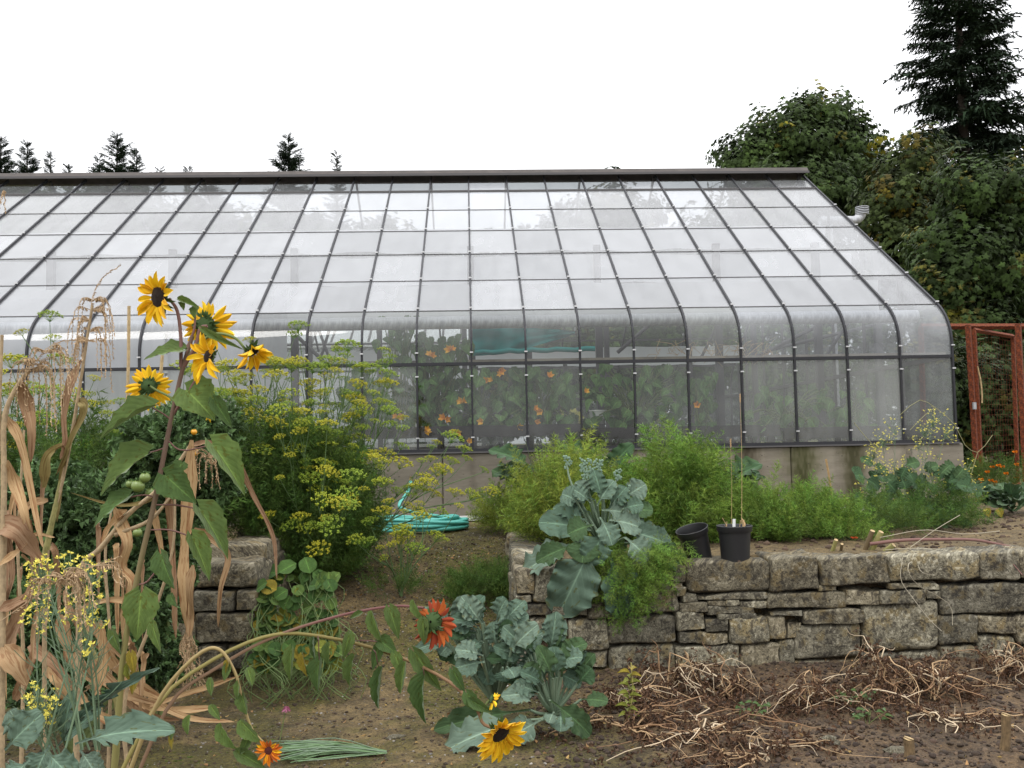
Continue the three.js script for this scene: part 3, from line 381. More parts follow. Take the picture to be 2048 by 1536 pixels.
[[-8, 270, 62, 3.6, 'conifer top cut by the left edge above the ridge'], [46, 282, 60, 3.2, 'pointed conifer second from the left edge above the ridge'], [94, 304, 66, 1.9, 'slim conifer third from the left edge above the ridge'], [131, 328, 64, 1.9, 'low rounded conifer tip just left of the group of three'], [229, 264, 60, 3.8, 'tallest conifer of the group of three above the ridge'], [194, 312, 62, 3.0, 'left shoulder conifer of the group of three above the ridge'], [269, 296, 61, 2.9, 'right shoulder conifer of the group of three above the ridge'], [318, 334, 66, 1.8, 'very small conifer tip right of the group of three'], [376, 334, 70, 1.2, 'tiny lone conifer tip left of the isolated tree'], [579, 267, 58, 3.7, 'isolated full conifer rising above the middle left ridge'], [677, 304, 64, 2.0, 'small conifer tip right of the isolated full one'],
  [120, 400, 50, 4, 'conifer seen dimly through the far left roof glass'], [420, 370, 52, 4.5, 'conifer seen dimly through the glass below the ridge'], [770, 430, 52, 4, 'conifer seen through the roof glass left of centre'], [880, 470, 56, 3, 'low conifer seen through the roof glass at centre'], [985, 455, 56, 3, 'small conifer tip seen through the central roof glass'], [1060, 448, 52, 3.6, 'conifer seen through the roof glass right of centre'], [1130, 410, 50, 4, 'dense conifer seen through the glass beside the maples']].forEach(([px, py, d, rad, label], k) => conifer(label, far(px, d), topH(px, py, d), rad * 1.5, 20 + k, 300, 'conifers behind the greenhouse', 0.3, 0, 0.45));
// lobes given by their place: [px, py, radius in px across, radius in px down, depth offset]
function crownAt(name, label, px, d, lobes, density, size, tint, seed, group, yellow) {
  const base = far(px, d); broadleaf(name, label, base, lobes.map(([x, y, rx, ry, dz = 0]) => { const c = P(x, y, d + dz).sub(base); return [c.x, c.y, c.z, rx / F * d, ry / F * d, (rx + ry) / 2 / F * d]; }), density, size, tint, seed, group, yellow);
}
crownAt('maple_tree', 'rounded green maple rising behind the right end of the ridge', 1600, 34, [[1600, 300, 120, 85], [1500, 330, 75, 60], [1695, 300, 75, 80], [1600, 420, 150, 110], [1640, 235, 60, 45], [1720, 390, 90, 90]], 20, 0.75, [1.05, 1.2, 0.85], 41, 'maples behind the greenhouse', 0.025);
crownAt('maple_tree', 'yellowing maple between the rounded maple and the spruce', 1850, 30, [[1830, 340, 70, 70], [1790, 420, 75, 80], [1880, 430, 90, 90], [1800, 520, 100, 90]], 20, 0.7, [1.0, 1.0, 0.7], 42, 'maples behind the greenhouse', 0.11);
crownAt('maple_tree', 'dark green maple filling the space above the rusty gate', 1990, 24, [[1960, 400, 100, 90], [2040, 420, 90, 100], [1930, 520, 120, 90], [2030, 560, 120, 100], [1880, 590, 90, 90], [1960, 680, 120, 80], [2080, 660, 90, 120]], 24, 0.62, [0.8, 0.95, 0.62], 43, 'maples behind the greenhouse', 0.05);
crownAt('hedge_tree', 'dark leafy shrub mass behind the rusty gate panel', 1990, 19, [[1960, 780, 110, 90], [2060, 790, 90, 110], [1900, 840, 80, 90], [1990, 870, 100, 60], [1850, 760, 70, 110], [2080, 880, 80, 60]], 30, 0.45, [0.7, 0.8, 0.55], 44, undefined, 0.08);
[[1500, 38, 'broad leafy tree seen through the right hand roof glass', [[1480, 520, 160, 110], [1380, 580, 120, 100], [1620, 580, 150, 100]], 45], [1250, 40, 'leafy tree seen through the roof glass right of centre', [[1230, 470, 110, 100], [1150, 560, 110, 90], [1300, 600, 130, 90], [1200, 690, 170, 100]], 46], [300, 44, 'leafy tree seen dimly through the far left glass', [[280, 480, 170, 100], [80, 500, 170, 110], [480, 520, 120, 90], [300, 640, 260, 110], [60, 660, 160, 110]], 47], [800, 42, 'leafy tree behind the second greenhouse roof', [[760, 520, 110, 60], [880, 540, 90, 50], [640, 520, 100, 70], [560, 500, 90, 70]], 49]].forEach(([px, d, label, lobes, seed]) => crownAt('background_tree', label, px, d, lobes, 12, 0.9, [0.8, 0.95, 0.75], seed, 'trees seen through the greenhouse glass', 0.05));
[[1130, 'pale green shrub seen low through the central glass'], [1290, 'pale green shrub seen low through the glass behind the bucket'], [1430, 'pale green shrub seen low through the glass right of the bucket'], [1570, 'pale green shrub seen through the glass near the gable'], [1720, 'pale green shrub seen through the last panes of the gable end'], [960, 'pale green shrub seen low through the glass behind the blossoms'], [840, 'pale green shrub seen low through the glass left of the blossoms']].forEach(([px, label], k) => crownAt('background_shrub', label, px, 26 + (k % 3), [[px, 850, 100, 45], [px, 800, 90, 75], [px - 50, 740, 70, 70], [px + 55, 750, 70, 80], [px, k < 5 ? 670 : 760, 80, 60]], 16, 0.6, [2.0, 2.3, 1.6], 60 + k, 'shrubs behind the greenhouse', 0.04));
{ // second greenhouse, seen through the first
  const d0 = 23, d1 = 27, a = P(470, 700, d0).x, b = P(960, 700, d0).x, t = thing('greenhouse', 'smaller white roofed greenhouse seen through the glass', 'greenhouse', V((a + b) / 2, TERR, -d0 - 2)), he = P(700, 690, d0).y, hr = P(700, 578, d1).y, m = new MB();
  const gl = new THREE.MeshPhysicalMaterial({ color: lin(0.8, 0.82, 0.83), roughness: 0.25, transmission: 0.35, thickness: 0, side: THREE.DoubleSide });
  const n = 13, w = (b - a) / n, L = Math.hypot(d1 - d0, hr - he);
  for (let k = 0; k < n; k++) for (let e = 0; e < 4; e++) { const g = new MB(), f = (u, s) => g.v(a + w * (k + u), lerp(he, hr, s / 4), -lerp(d0, d1, s / 4)); g.quad(f(0.02, e + 0.02), f(0.98, e + 0.02), f(0.98, e + 0.98), f(0.02, e + 0.98)); add(t, 'roof_pane', g.build(), gl); }
  for (let k = 0; k <= n; k++) { const g = new MB(); g.tube([V(a + w * k, he, -d0), V(a + w * k, hr, -d1)], 0.03, 4); add(t, 'roof_bar', g.build(true), M.barLight); }
  for (let k = 0; k < n; k++) { const g = new MB(), f = (u, y) => g.v(a + w * (k + u), y, -d0); g.quad(f(0.02, TERR + 0.9), f(0.98, TERR + 0.9), f(0.98, he - 0.05), f(0.02, he - 0.05)); add(t, 'wall_pane', g.build(), gl); }
  { const g = new MB(); g.box((a + b) / 2, he, -d0 + 0.05, b - a, 0.12, 0.1); add(t, 'gutter', g.build(true), M.white); } { const g = new MB(); g.box((a + b) / 2, TERR + 0.42, -d0, b - a, 0.86, 0.16); add(t, 'base_wall', g.build(true), std({ color: lin(0.4, 0.39, 0.36) })); }
  { const g = new MB(), f = (u, y, z) => g.v(lerp(a, b, u), y, z); g.quad(f(0, TERR, -31), f(1, TERR, -31), f(1, hr, -d1 - 0.02), f(0, hr, -d1 - 0.02)); add(t, 'rear_roof', g.build(), gl); }
}
{ // flue
  const d = 17.5, t = thing('flue_pipe', 'galvanised elbow flue pipe with slatted cowl beside the gable', 'flue', P(1690, 445, d)), b = new MB(), pts = curve([P(1640, 442, d), P(1690, 441, d), P(1712, 440, d), P(1722, 431, d), P(1724, 418, d)], 18); b.tube(pts, 0.085, 14); add(t, 'pipe', b.build(), M.galv);
  const up = P(1660, 442, d), g0 = new MB(); g0.tube([up.clone(), V(up.x, TERR, up.z)], 0.05, 8); add(t, 'support', g0.build(), M.galv);
  for (let k = 0; k < 5; k++) { const c = P(1724, 428 - k * 3.4, d), g = new MB(); g.tube([c.clone().add(V(0, -0.009, 0)), c.clone().add(V(0, 0.009, 0))], 0.125, 16); add(t, 'cowl_slat', g.build(), M.galv); }
}
// ---------- leaves, fronds and flowers used below ----------
const SH = { heart: (t) => Math.pow(Math.sin(Math.PI * Math.pow(t * 0.998 + 0.0015, 0.5)), 0.85) * (1 - 0.2 * t), ovate: (t) => Math.pow(Math.sin(Math.PI * Math.pow(t, 0.75)), 0.9), lance: (t) => Math.pow(Math.sin(Math.PI * Math.pow(t * 0.97 + 0.03, 0.7)), 0.8), petal: (t) => Math.pow(Math.sin(Math.PI * Math.pow(t * 0.94 + 0.05, 0.85)), 0.7), round: (t) => Math.sqrt(Math.max(0, 1 - (2 * t - 1) * (2 * t - 1))), kale: (t) => t < 0.22 ? 0.09 : t < 0.4 ? lerp(0.09, 0.62, sst(0.22, 0.4, t)) : Math.sqrt(Math.max(0, 1 - Math.pow((t - 0.62) / 0.385, 2))) };
function leafGeo(shape, { nx = 6, ny = 9, fold = 0.12, droop = 0.15, wave = 0.04, waves = 3, lobes = 0, lobeN = 5, seed = 1, rib = 1.25, side = 1, tooth = 0 } = {}) {
  const b = new MB(), r = rng(seed), ph = r() * 6, ph2 = r() * 6; const f = SH[shape];
  for (let j = 0; j <= ny; j++) for (let i = -nx / 2; i <= nx / 2; i++) {
    const t = j / ny, s = i / (nx / 2); let w = 0.5 * f(t) * side; if (lobes) w *= 1 + lobes * (0.45 * Math.sin(t * lobeN * 6.283 + ph + (s < 0 ? 0.9 : 0)) + 1.6 * noise(t * 7 + seed * 3.7, s < 0 ? 2.3 : 7.9) + 0.9 * noise(t * 17 + seed, s < 0 ? 4.3 : 1.9)) * sst(0.28, 0.45, t) * Math.abs(s); if (tooth && Math.abs(s) === 1) w *= j % 2 ? 1 + tooth : 1 - tooth;
    let y = t; if (shape === 'heart') y -= 0.13 * Math.pow(Math.abs(s), 1.6) * Math.max(0, 1 - t * 4.5) * 1.2; if (shape !== 'kale' && shape !== 'petal') y += 0.05 * Math.abs(s) * (t > 0.05 ? 1 : 0) * (1 - t);
    const z = fold * Math.abs(s) * w * 2 + wave * (0.7 * Math.sin(t * waves * 6.283 + (s < 0 ? ph : ph2)) + (shape === 'kale' ? 1.3 * noise(t * waves * 2.3, s < 0 ? 3.1 : 8.7, seed * 1.7) : 0)) * s * s * Math.min(1, f(t) * 1.3) - droop * t * t, q = Math.abs(s) < 0.01 ? rib : 1;
    b.v(s * w, y, z, 0.5 + s * 0.5, t, [q, q, q]);
  }
  const n = nx + 1; for (let j = 0; j < ny; j++) for (let i = 0; i < nx; i++) b.quad(j * n + i, j * n + i + 1, (j + 1) * n + i + 1, (j + 1) * n + i); return b.build();
}
const G = {
  heart: [1, 2, 3, 4].map((s) => leafGeo('heart', { seed: s, ny: 12, nx: 8, fold: 0.1 + 0.06 * s, droop: 0.1 + 0.05 * s, wave: 0.05, tooth: 0.05 })), lance: [1, 2, 3].map((s) => leafGeo('lance', { seed: s + 7, ny: 12, fold: 0.3, droop: 0.1, wave: 0.05, tooth: 0.05 })),
  kale: [1, 2, 3, 4, 5].map((s) => leafGeo('kale', { seed: s + 20, nx: 12, ny: 20, fold: 0.1, droop: 0.22 + 0.05 * s, wave: 0.11, waves: 4 + s * 0.6, lobes: 0.14, lobeN: 4 + s * 0.7, rib: 1.3 })),
  round: [1, 2].map((s) => leafGeo('round', { seed: s + 30, nx: 8, ny: 8, fold: 0.12, droop: 0.05, wave: 0.05, waves: 2 })), small: [1, 2, 3].map((s) => leafGeo('ovate', { seed: s + 40, nx: 2, ny: 4, fold: 0.25, droop: 0.3, wave: 0.03 })), petal: [1, 2, 3].map((s) => leafGeo('petal', { seed: s + 50, nx: 4, ny: 6, fold: 0.2, droop: 0.12 * s - 0.2, wave: 0.05, waves: 1.2, rib: 0.88 })),
};
function placeLeaf(parent, name, geo, mat, base, tip, width, face) { // from stalk to tip, its upper side towards face
  const y = tip.clone().sub(base), L = y.length(); y.divideScalar(L); const z = face.clone().addScaledVector(y, -face.dot(y)).normalize(), x = y.clone().cross(z);
  return add(parent, name, geo, mat, new THREE.Matrix4().makeBasis(x.multiplyScalar(width), y.multiplyScalar(L), z.multiplyScalar(L)).setPosition(base));
}
const FRONT = V(0, 0.25, 1).normalize(), jit = (r, k = 1) => V(r() - 0.5, r() - 0.5, r() - 0.5).multiplyScalar(2 * k), pick = (a, r) => a[Math.floor(r() * a.length)];
const stemMat2 = stemMat(0.16, 0.26, 0.12);
const GREEN = { sun: [leafMat(0.15, 0.23, 0.06, { transmission: 0.3 }), leafMat(0.12, 0.21, 0.06, { transmission: 0.3 }), leafMat(0.2, 0.3, 0.08, { transmission: 0.3 })], sunYellow: [leafMat(0.42, 0.32, 0.04), leafMat(0.3, 0.32, 0.05)], kale: [[0.165, 0.25, 0.2], [0.215, 0.3, 0.25], [0.12, 0.2, 0.15]].map((c) => leafMat(...c, { transmission: 0.06, roughness: 0.75, sheen: 0.3, sheenRoughness: 0.6, sheenColor: lin(0.5, 0.6, 0.6) })), kaleGreen: [leafMat(0.075, 0.15, 0.07), leafMat(0.1, 0.18, 0.08)], stem: stemMat(0.13, 0.17, 0.05), purple: stemMat(0.17, 0.085, 0.07), kaleStem: stemMat(0.2, 0.27, 0.18), tanStem: stemMat(0.5, 0.34, 0.17) };
const yellowPetal = [plantMat(0.8, 0.5, 0.012), plantMat(0.78, 0.44, 0.01), plantMat(0.82, 0.55, 0.02)], redPetal = [plantMat(0.34, 0.06, 0.014), plantMat(0.42, 0.1, 0.018), plantMat(0.26, 0.04, 0.014)], orangePetal = [plantMat(0.72, 0.22, 0.012), plantMat(0.55, 0.12, 0.012)];
const discMat = std({ color: lin(0.013, 0.0065, 0.0035), roughness: 1, vertexColors: true });
function flowerHead(parent, c, normal, R, petals, seed, { n = 22, disc = 0.36, cup = 0.15, miss = 0.08, back = true, discM = discMat } = {}) { // a sunflower head: disc, ray petals, green bracts behind
  const r = rng(seed), N = normal.clone().normalize(), X = (Math.abs(N.y) < 0.9 ? V(0, 1, 0) : V(1, 0, 0)).cross(N).normalize(), Y = N.clone().cross(X), b = new MB(), at = (a, rr, z) => c.clone().addScaledVector(X, Math.cos(a) * rr).addScaledVector(Y, Math.sin(a) * rr).addScaledVector(N, z);
  const rings = 6, seg = 20; let pv = null; for (let k = 0; k <= rings; k++) { const rr = disc * R * k / rings, row = []; for (let s = 0; s <= seg; s++) { const q = at(s / seg * 6.2832, rr, 0.12 * R * Math.cos(k / rings * 1.4) + (r() - 0.5) * 0.03 * R), v = k > rings - 2 ? 1.5 : 0.9 + 0.3 * r(); row.push(b.v(q.x, q.y, q.z, 0, 0, [v, v, v])); } if (pv) for (let s = 0; s < seg; s++) b.quad(pv[s], row[s], row[s + 1], pv[s + 1]); pv = row; }
  const head = add(parent, 'flower_head', b.build(), discM);
  for (let k = 0; k < n; k++) { if (r() < miss) continue; const a = (k + (r() - 0.5) * 0.7) / n * 6.2832, up = cup + (r() - 0.5) * 0.5 + (Math.sin(a) > 0.6 ? 0.15 : 0), L = R * (1 - disc * 0.85) * (0.8 + 0.4 * r()), o = at(a, disc * R * 0.88, 0.02 * R), rad = at(a, 1, 0).sub(c), tip = o.clone().addScaledVector(rad, L * Math.cos(up)).addScaledVector(N, L * Math.sin(up)).add(V(0, -0.12 * L, 0)); placeLeaf(head, 'petal', pick(G.petal, r), pick(petals, r), o, tip, R * (0.2 + 0.1 * r()), N.clone().addScaledVector(rad, -0.3).add(jit(r, 0.25))); }
  const g = new MB(); for (let k = 0; k < 34; k++) { const a = r() * 6.2832, o = at(a, disc * R * (0.35 + 0.65 * r()), -0.1 * R), tip = at(a, disc * R * (0.9 + 0.75 * r()), -0.06 * R - 0.12 * R * r()), m = M4(o, tip.clone().sub(o), 0, 0.11 * R, tip.distanceTo(o), tip.distanceTo(o)); g.geo(G.small[0], m); }
  let p2 = null; for (let k = 0; k <= 4; k++) { const row = []; for (let s = 0; s <= 14; s++) { const q = at(s / 14 * 6.2832, disc * R * (0.98 * (1 - Math.pow(k / 4, 2) * 0.86)), -0.02 * R - 0.22 * R * k / 4); row.push(g.v(q.x, q.y, q.z)); } if (p2) for (let s = 0; s < 14; s++) g.quad(p2[s], p2[s + 1], row[s + 1], row[s]); p2 = row; }
  const br = add(head, 'bract', g.build(), plantMat(0.055, 0.1, 0.03)); br.userData.kind = 'stuff'; return head;
}
function frondGeo(seed, nb, nt, wide, tw, tl) { // feathery spray: an axis, branchlets, thread leaves
  const r = rng(seed), b = new MB(), ax = (t) => V(0.1 * Math.sin(t * 2 + seed), t, 0.12 * t * t), blade = (o, d, L, w, c) => { const s = d.clone().cross(V(r() - 0.5, r() - 0.5, 1)).normalize().multiplyScalar(w), i = b.v(o.x - s.x, o.y - s.y, o.z - s.z, 0, 0, c), j = b.v(o.x + s.x, o.y + s.y, o.z + s.z, 1, 0, c), k = b.v(o.x + d.x * L, o.y + d.y * L, o.z + d.z * L, 0.5, 1, c); b.tri(i, j, k); };
  b.tube([0, 0.5, 1].map(ax), [0.006, 0.002], 3, [0.7, 0.7, 0.6]);
  for (let k = 0; k < nb; k++) { const t = 0.12 + 0.88 * (k + r()) / nb, a = k * 2.4 + r(), o = ax(t), L = wide * (1.15 - t) * (0.6 + 0.6 * r()), d = V(Math.cos(a), 0.5 + 0.5 * r(), Math.sin(a)).normalize(); blade(o, d, L, tw, [0.8, 0.8, 0.7]); for (let m = 0; m < nt; m++) { const q = o.clone().addScaledVector(d, L * (m + 0.5) / nt), e = d.clone().add(jit(r, 0.9)).normalize(), g = 0.65 + 0.7 * r(); blade(q, e, tl * (0.6 + 0.8 * r()), tw, [g, g, g]); } }
  return b.build();
}
const fern = [1, 2, 3].map((s) => frondGeo(s, 16, 8, 0.34, 0.0062, 0.12)), fernMat = [plantMat(0.14, 0.245, 0.04), plantMat(0.18, 0.255, 0.04), plantMat(0.08, 0.15, 0.028)];
function feather(parent, blobs, n, size, mat, seed, up = 0.8, name = 'foliage') { // fronds through ellipsoids [centre, rx, ry, rz]
  const r = rng(seed), vol = blobs.map((q) => q[1] * q[2] * q[3]), tot = vol.reduce((a, c) => a + c, 0), lists = [[], [], []], cols = [[], [], []];
  blobs.forEach(([c, rx, ry, rz], bi) => { const m = Math.round(n * vol[bi] / tot); for (let k = 0; k < m; k++) { const d = jit(r).normalize(), q = Math.pow(r(), 0.4), p = c.clone().add(V(d.x * rx * q, d.y * ry * q, d.z * rz * q)), w = k % 3, g = 0.65 + 0.7 * r(); p.y = Math.max(p.y, H(p.x, -p.z) + 0.01); lists[w].push(M4(p, V(d.x * 0.8, up + d.y * 0.3, d.z * 0.8).add(jit(r, 0.35)), r() * 6.28, size * (0.6 + 0.7 * r()))); cols[w].push(lin(g * (0.85 + 0.4 * r()), g, g * 0.9)); } });
  const grp = new THREE.Group(); grp.name = name; parent.add(grp); origin.set(grp, origin.get(parent)); lists.forEach((l, w) => l.length && copies(grp, 'frond', fern[w], mat, l, cols[w])); return grp;
}
// compound umbel of fennel: rays that end in little heads of yellow-green florets
const floret = new THREE.IcosahedronGeometry(1, 0);
function umbelGeo(seed, R, rays, fl, s) { const r = rng(seed), b = new MB(), c0 = [0.55, 0.75, 0.35]; for (let k = 0; k < rays; k++) { const a = k * 2.4, rr = R * Math.sqrt((k + 0.5) / rays), tip = V(Math.cos(a) * rr, R * (0.75 + 0.15 * r()) - rr * rr / R * 0.35, Math.sin(a) * rr); b.tube([V(0, 0, 0), tip.clone().multiplyScalar(0.5).add(V(0, R * 0.06, 0)), tip], R * 0.012, 3, c0, false); for (let m = 0; m < fl; m++) { const q = tip.clone().add(jit(r, R * 0.11)); q.y += R * 0.04; const g = 0.75 + 0.5 * r(), z = s * (0.7 + 0.6 * r()); b.geo(floret, new THREE.Matrix4().compose(q, new THREE.Quaternion(), V(z, z * 0.7, z)), [1.0 * g, 0.95 * g, 0.25 * g]); } } return b.build(); }
const umbels = [1, 2, 3, 4].map((s) => umbelGeo(s, 0.08, 20, 10, 0.0042)), umbelMat = [[0.25, 0.31, 0.05], [0.18, 0.27, 0.06], [0.33, 0.33, 0.045]].map((c) => stemMat(...c)), fennelStem = stemMat(0.09, 0.15, 0.05);
function fennel(label, base, tips, seed, { green = fernMat[2], fronds = 500, spread = 0.35, height = 0.9, group = 'fennel plants beside the path', fsize = 0.34 } = {}) {
  const t = thing('fennel_plant', label, 'fennel', base, group), r = rng(seed), b = new MB(), heads = [];
  for (const [tip, spots] of tips) { // a main stem to each tip with side stalks, each ending in an umbel
    const st = base.clone().add(V((r() - 0.5) * 0.2, 0, (r() - 0.5) * 0.2)), c = curve([st, st.clone().lerp(tip, 0.45).add(V(0, 0.12 * st.distanceTo(tip), 0)), tip], 12); b.tube(c, [0.009, 0.003], 5); heads.push([tip, c[12].clone().sub(c[10])]);
    for (let k = 0; k < spots * 1.25; k++) { const u = 0.35 + 0.6 * r(), o = c[Math.floor(u * 12)], dir = c[12].clone().sub(c[4]).normalize(), e = o.clone().add(dir.multiplyScalar(0.12 + 0.25 * r())).add(jit(r, 0.18)).add(V(0, 0.1 + 0.1 * r(), 0)); const cc = curve([o.clone(), o.clone().lerp(e, 0.5).add(V(0, -0.02, 0)), e], 5); b.tube(cc, [0.0045, 0.002], 4); heads.push([e, cc[5].clone().sub(cc[3])]); }
  }
  const st = add(t, 'stem', b.build(), fennelStem); st.userData.kind = 'stuff';
  for (const [q, d] of heads) add(t, 'umbel', pick(umbels, r), pick(umbelMat, r), M4(q.clone(), d.normalize().multiplyScalar(0.6).add(V(0, 0.7, 0.15)).add(jit(r, 0.25)), r() * 6, 0.5 + 0.9 * r()));
  feather(t, [[base.clone().add(V(0, height * 0.45, 0)), spread, height * 0.5, spread]], fronds, fsize, green, seed + 1); return t;
}
// ---------- inside the greenhouse ----------
{
  const mat = std({ color: lin(0.035, 0.03, 0.026), roughness: 0.9, map: T.mottle });
  [[590, 1165, 'dark slatted bench under the squash vines left of centre'], [1170, 1560, 'dark slatted bench holding the white bucket'], [1566, 1880, 'dark slatted bench at the gable end of the greenhouse']].forEach(([pa, pb, label]) => {
    const d = 11.05, a = P(pa, 855, d).x, b = P(pb, 855, d).x, y = P((pa + pb) / 2, 855, d).y, t = thing('plant_bench', label, 'bench', V((a + b) / 2, TERR + 0.04, -d - 0.4), 'benches in the greenhouse');
    for (let k = 0; k < 5; k++) { const g = new MB(); g.box((a + b) / 2, y, -d - 0.08 - k * 0.17, b - a, 0.03, 0.13); add(t, 'slat', g.build(true), mat); } { const g = new MB(); g.box((a + b) / 2, y - 0.06, -d, b - a, 0.12, 0.03); add(t, 'front_rail', g.build(true), mat); }
    for (const x of [a + 0.1, (a + b) / 2, b - 0.1]) for (const z of [0.08, 0.75]) { const g = new MB(); g.box(x, (TERR + 0.04 + y - 0.03) / 2, -d - z, 0.06, y - TERR - 0.07, 0.06); add(t, 'leg', g.build(true), mat); }
  });
  const blossom = (() => { const b = new MB(), n = 5; for (let k = 0; k < n; k++) { const a = k / n * 6.283, da = 0.63, p = (an, rr, y) => b.v(Math.cos(an) * rr, y, Math.sin(an) * rr, 0, 0, [1, 1, 1]); const c0 = p(a - da, 0.12, 0), c1 = p(a + da, 0.12, 0), m0 = p(a - da, 0.5, 0.7), m1 = p(a + da, 0.5, 0.7), e = p(a, 0.72, 1); const f = p(a, 0.5, 0.72); b.quad(c0, c1, m1, m0); b.tri(m0, m1, f); b.tri(m0, f, e); b.tri(f, m1, e); } return b.build(); })(), bl = [plantMat(0.85, 0.38, 0.015), plantMat(0.88, 0.48, 0.03)];
  const sq = [leafMat(0.17, 0.32, 0.1), leafMat(0.2, 0.36, 0.12), leafMat(0.13, 0.26, 0.08)];
  const spots = [[795, 835, 'y'], [890, 838], [925, 805], [985, 762], [975, 765], [1003, 748], [965, 843], [912, 866], [928, 868], [850, 862], [938, 885], [1068, 820], [1082, 822], [1070, 842], [1098, 755], [1155, 790], [1170, 785], [1395, 810], [860, 712], [902, 700], [1000, 740], [1035, 855]];
  const mk = (px, py, w, h, n, label, seed) => {
    const d = 11.35, r = rng(seed), base = P(px, 855, d); base.y = P(px, 850, 11.05).y + 0.03; const t = thing('squash_plant', label, 'squash', base, 'squash vines in the greenhouse'), b = new MB();
    for (let k = 0; k < n * 1.8; k++) { const q = P(px + (r() - 0.5) * 2 * w, py + (r() - 0.5) * 2 * h, d + (r() - 0.5) * 0.6); b.tube(curve([base.clone().add(jit(r, 0.1)), base.clone().lerp(q, 0.6).add(V(0, 0.1, 0)), q], 6), 0.006, 4); const o = q.clone().add(jit(r, 0.03)); placeLeaf(t, 'leaf', pick(G.heart, r), pick(sq, r), o, o.clone().add(V((r() - 0.5) * 0.2, -0.06 - 0.1 * r(), 0.1 * (r() - 0.2))), 0.09 + 0.08 * r(), V(r() - 0.5, 0.7, 0.8)); }
    const st = add(t, 'vine', b.build(), GREEN.stem); st.userData.kind = 'stuff';
    for (const [x, y] of spots) if (Math.abs(x - px) <= w + 4 && !(x > 1390 && px < 1300)) { const q = P(x, y, 10.95 + 0.2 * r()); add(t, 'blossom', blossom, pick(bl, r), M4(q, V((r() - 0.5) * 2, (r() - 0.3), 0.9), r() * 6, 0.055 + 0.02 * r())); }
    return t;
  };
  mk(740, 790, 55, 55, 34, 'squash vine behind the fennel umbels inside the glass', 1); mk(850, 770, 55, 85, 60, 'squash vine climbing below the tattered tall leaves', 2); mk(960, 800, 55, 65, 55, 'squash vine with most orange blossoms at centre glass', 3); mk(1085, 800, 65, 65, 52, 'squash vine left of the white bucket', 4); mk(1270, 790, 100, 60, 56, 'squash vine right of the white bucket', 5); mk(1400, 800, 28, 55, 16, 'squash vine with a single blossom right of the bucket', 6); mk(1580, 820, 90, 45, 26, 'sparse vine near the gable end of the greenhouse', 7); mk(1700, 820, 40, 40, 12, 'thin vine beside the gable glass', 10); mk(795, 660, 40, 25, 10, 'tall tattered squash leaves above the middle rail', 8); mk(880, 690, 60, 22, 16, 'squash leaves spilling over the shelf by the tarp', 9);
  { const d = 11.3, base = P(1196, 850, d), t = thing('bucket', 'white plastic bucket on the greenhouse bench', 'bucket', V(base.x, P(1196, 850, 11.05).y + 0.016, base.z)), y = t.position.y, pr = [[0.001, 0], [0.085, 0], [0.1, 0.15], [0.106, 0.15], [0.106, 0.165], [0.095, 0.165], [0.08, 0.01]].map(([x, yy]) => new THREE.Vector2(x, yy)); const g = new THREE.LatheGeometry(pr, 24); g.translate(base.x, y, base.z); add(t, 'body', g, M.white); const h = new MB(); h.tube(curve([V(base.x - 0.104, y + 0.155, base.z), V(base.x - 0.06, y + 0.1, base.z + 0.1), V(base.x + 0.06, y + 0.1, base.z + 0.1), V(base.x + 0.104, y + 0.155, base.z)], 10), 0.003, 5); add(t, 'handle', h.build(), M.galv); }
  { // tarp
    const d = 12.2, t = thing('shade_tarp', 'teal shade tarp slung inside the greenhouse', 'tarp', P(1040, 700, d)), b = new MB(), n = 24; for (let j = 0; j <= 8; j++) for (let i = 0; i <= n; i++) { const u = i / n, v = j / 8, px = lerp(945, 1150, u), top = lerp(645, 662, u), bot = lerp(712, 668, Math.pow(u, 1.6)), q = P(px, lerp(top, bot, v), d + 0.1 * noise(u * 5, v * 3) + 0.15 * u); b.v(q.x, q.y, q.z + 0.03 * Math.sin(u * 17 + v * 2)); } for (let j = 0; j < 8; j++) for (let i = 0; i < n; i++) b.quad((j + 1) * (n + 1) + i, (j + 1) * (n + 1) + i + 1, j * (n + 1) + i + 1, j * (n + 1) + i); const tm = new THREE.MeshPhysicalMaterial({ color: lin(0.015, 0.24, 0.22), roughness: 0.9, side: THREE.DoubleSide }); add(t, 'sheet', b.build(), tm); const s = new MB(); s.tube(curve([P(950, 706, 12.0), P(1030, 702, 12.0), P(1100, 700, 12.0), P(1190, 698, 12.0)], 14).map((q, k) => q.add(V(0, 0.01 * Math.sin(k * 2), 0))), 0.032, 8); add(t, 'rolled_edge', s.build(), tm); for (const px of [946, 1150]) { const g = new MB(); g.tube([P(px, px < 1000 ? 645 : 662, d), P(px, 560, d)], 0.006, 4); add(t, 'cord', g.build(), M.white); }
  }
  { const d = 11.6, t = thing('potting_shelf', 'pale wooden shelf behind the middle rail of the glass', 'shelf', P(1250, 722, d)); const a = P(720, 726, d), b = P(1880, 712, d); const g = new MB(); g.box((a.x + b.x) / 2, a.y * 0.5 + b.y * 0.5, -d, b.x - a.x, 0.04, 0.3); add(t, 'board', g.build(true), std({ color: lin(0.3, 0.26, 0.2), map: T.mottle })); for (const px of [790, 1130, 1480, 1800]) { const q = P(px, 724, d), m = new MB(); m.box(q.x, (q.y - 0.02 + TERR + 0.04) / 2, -d, 0.05, q.y - TERR - 0.08, 0.05); add(t, 'leg', m.build(true), M.barLight); } }
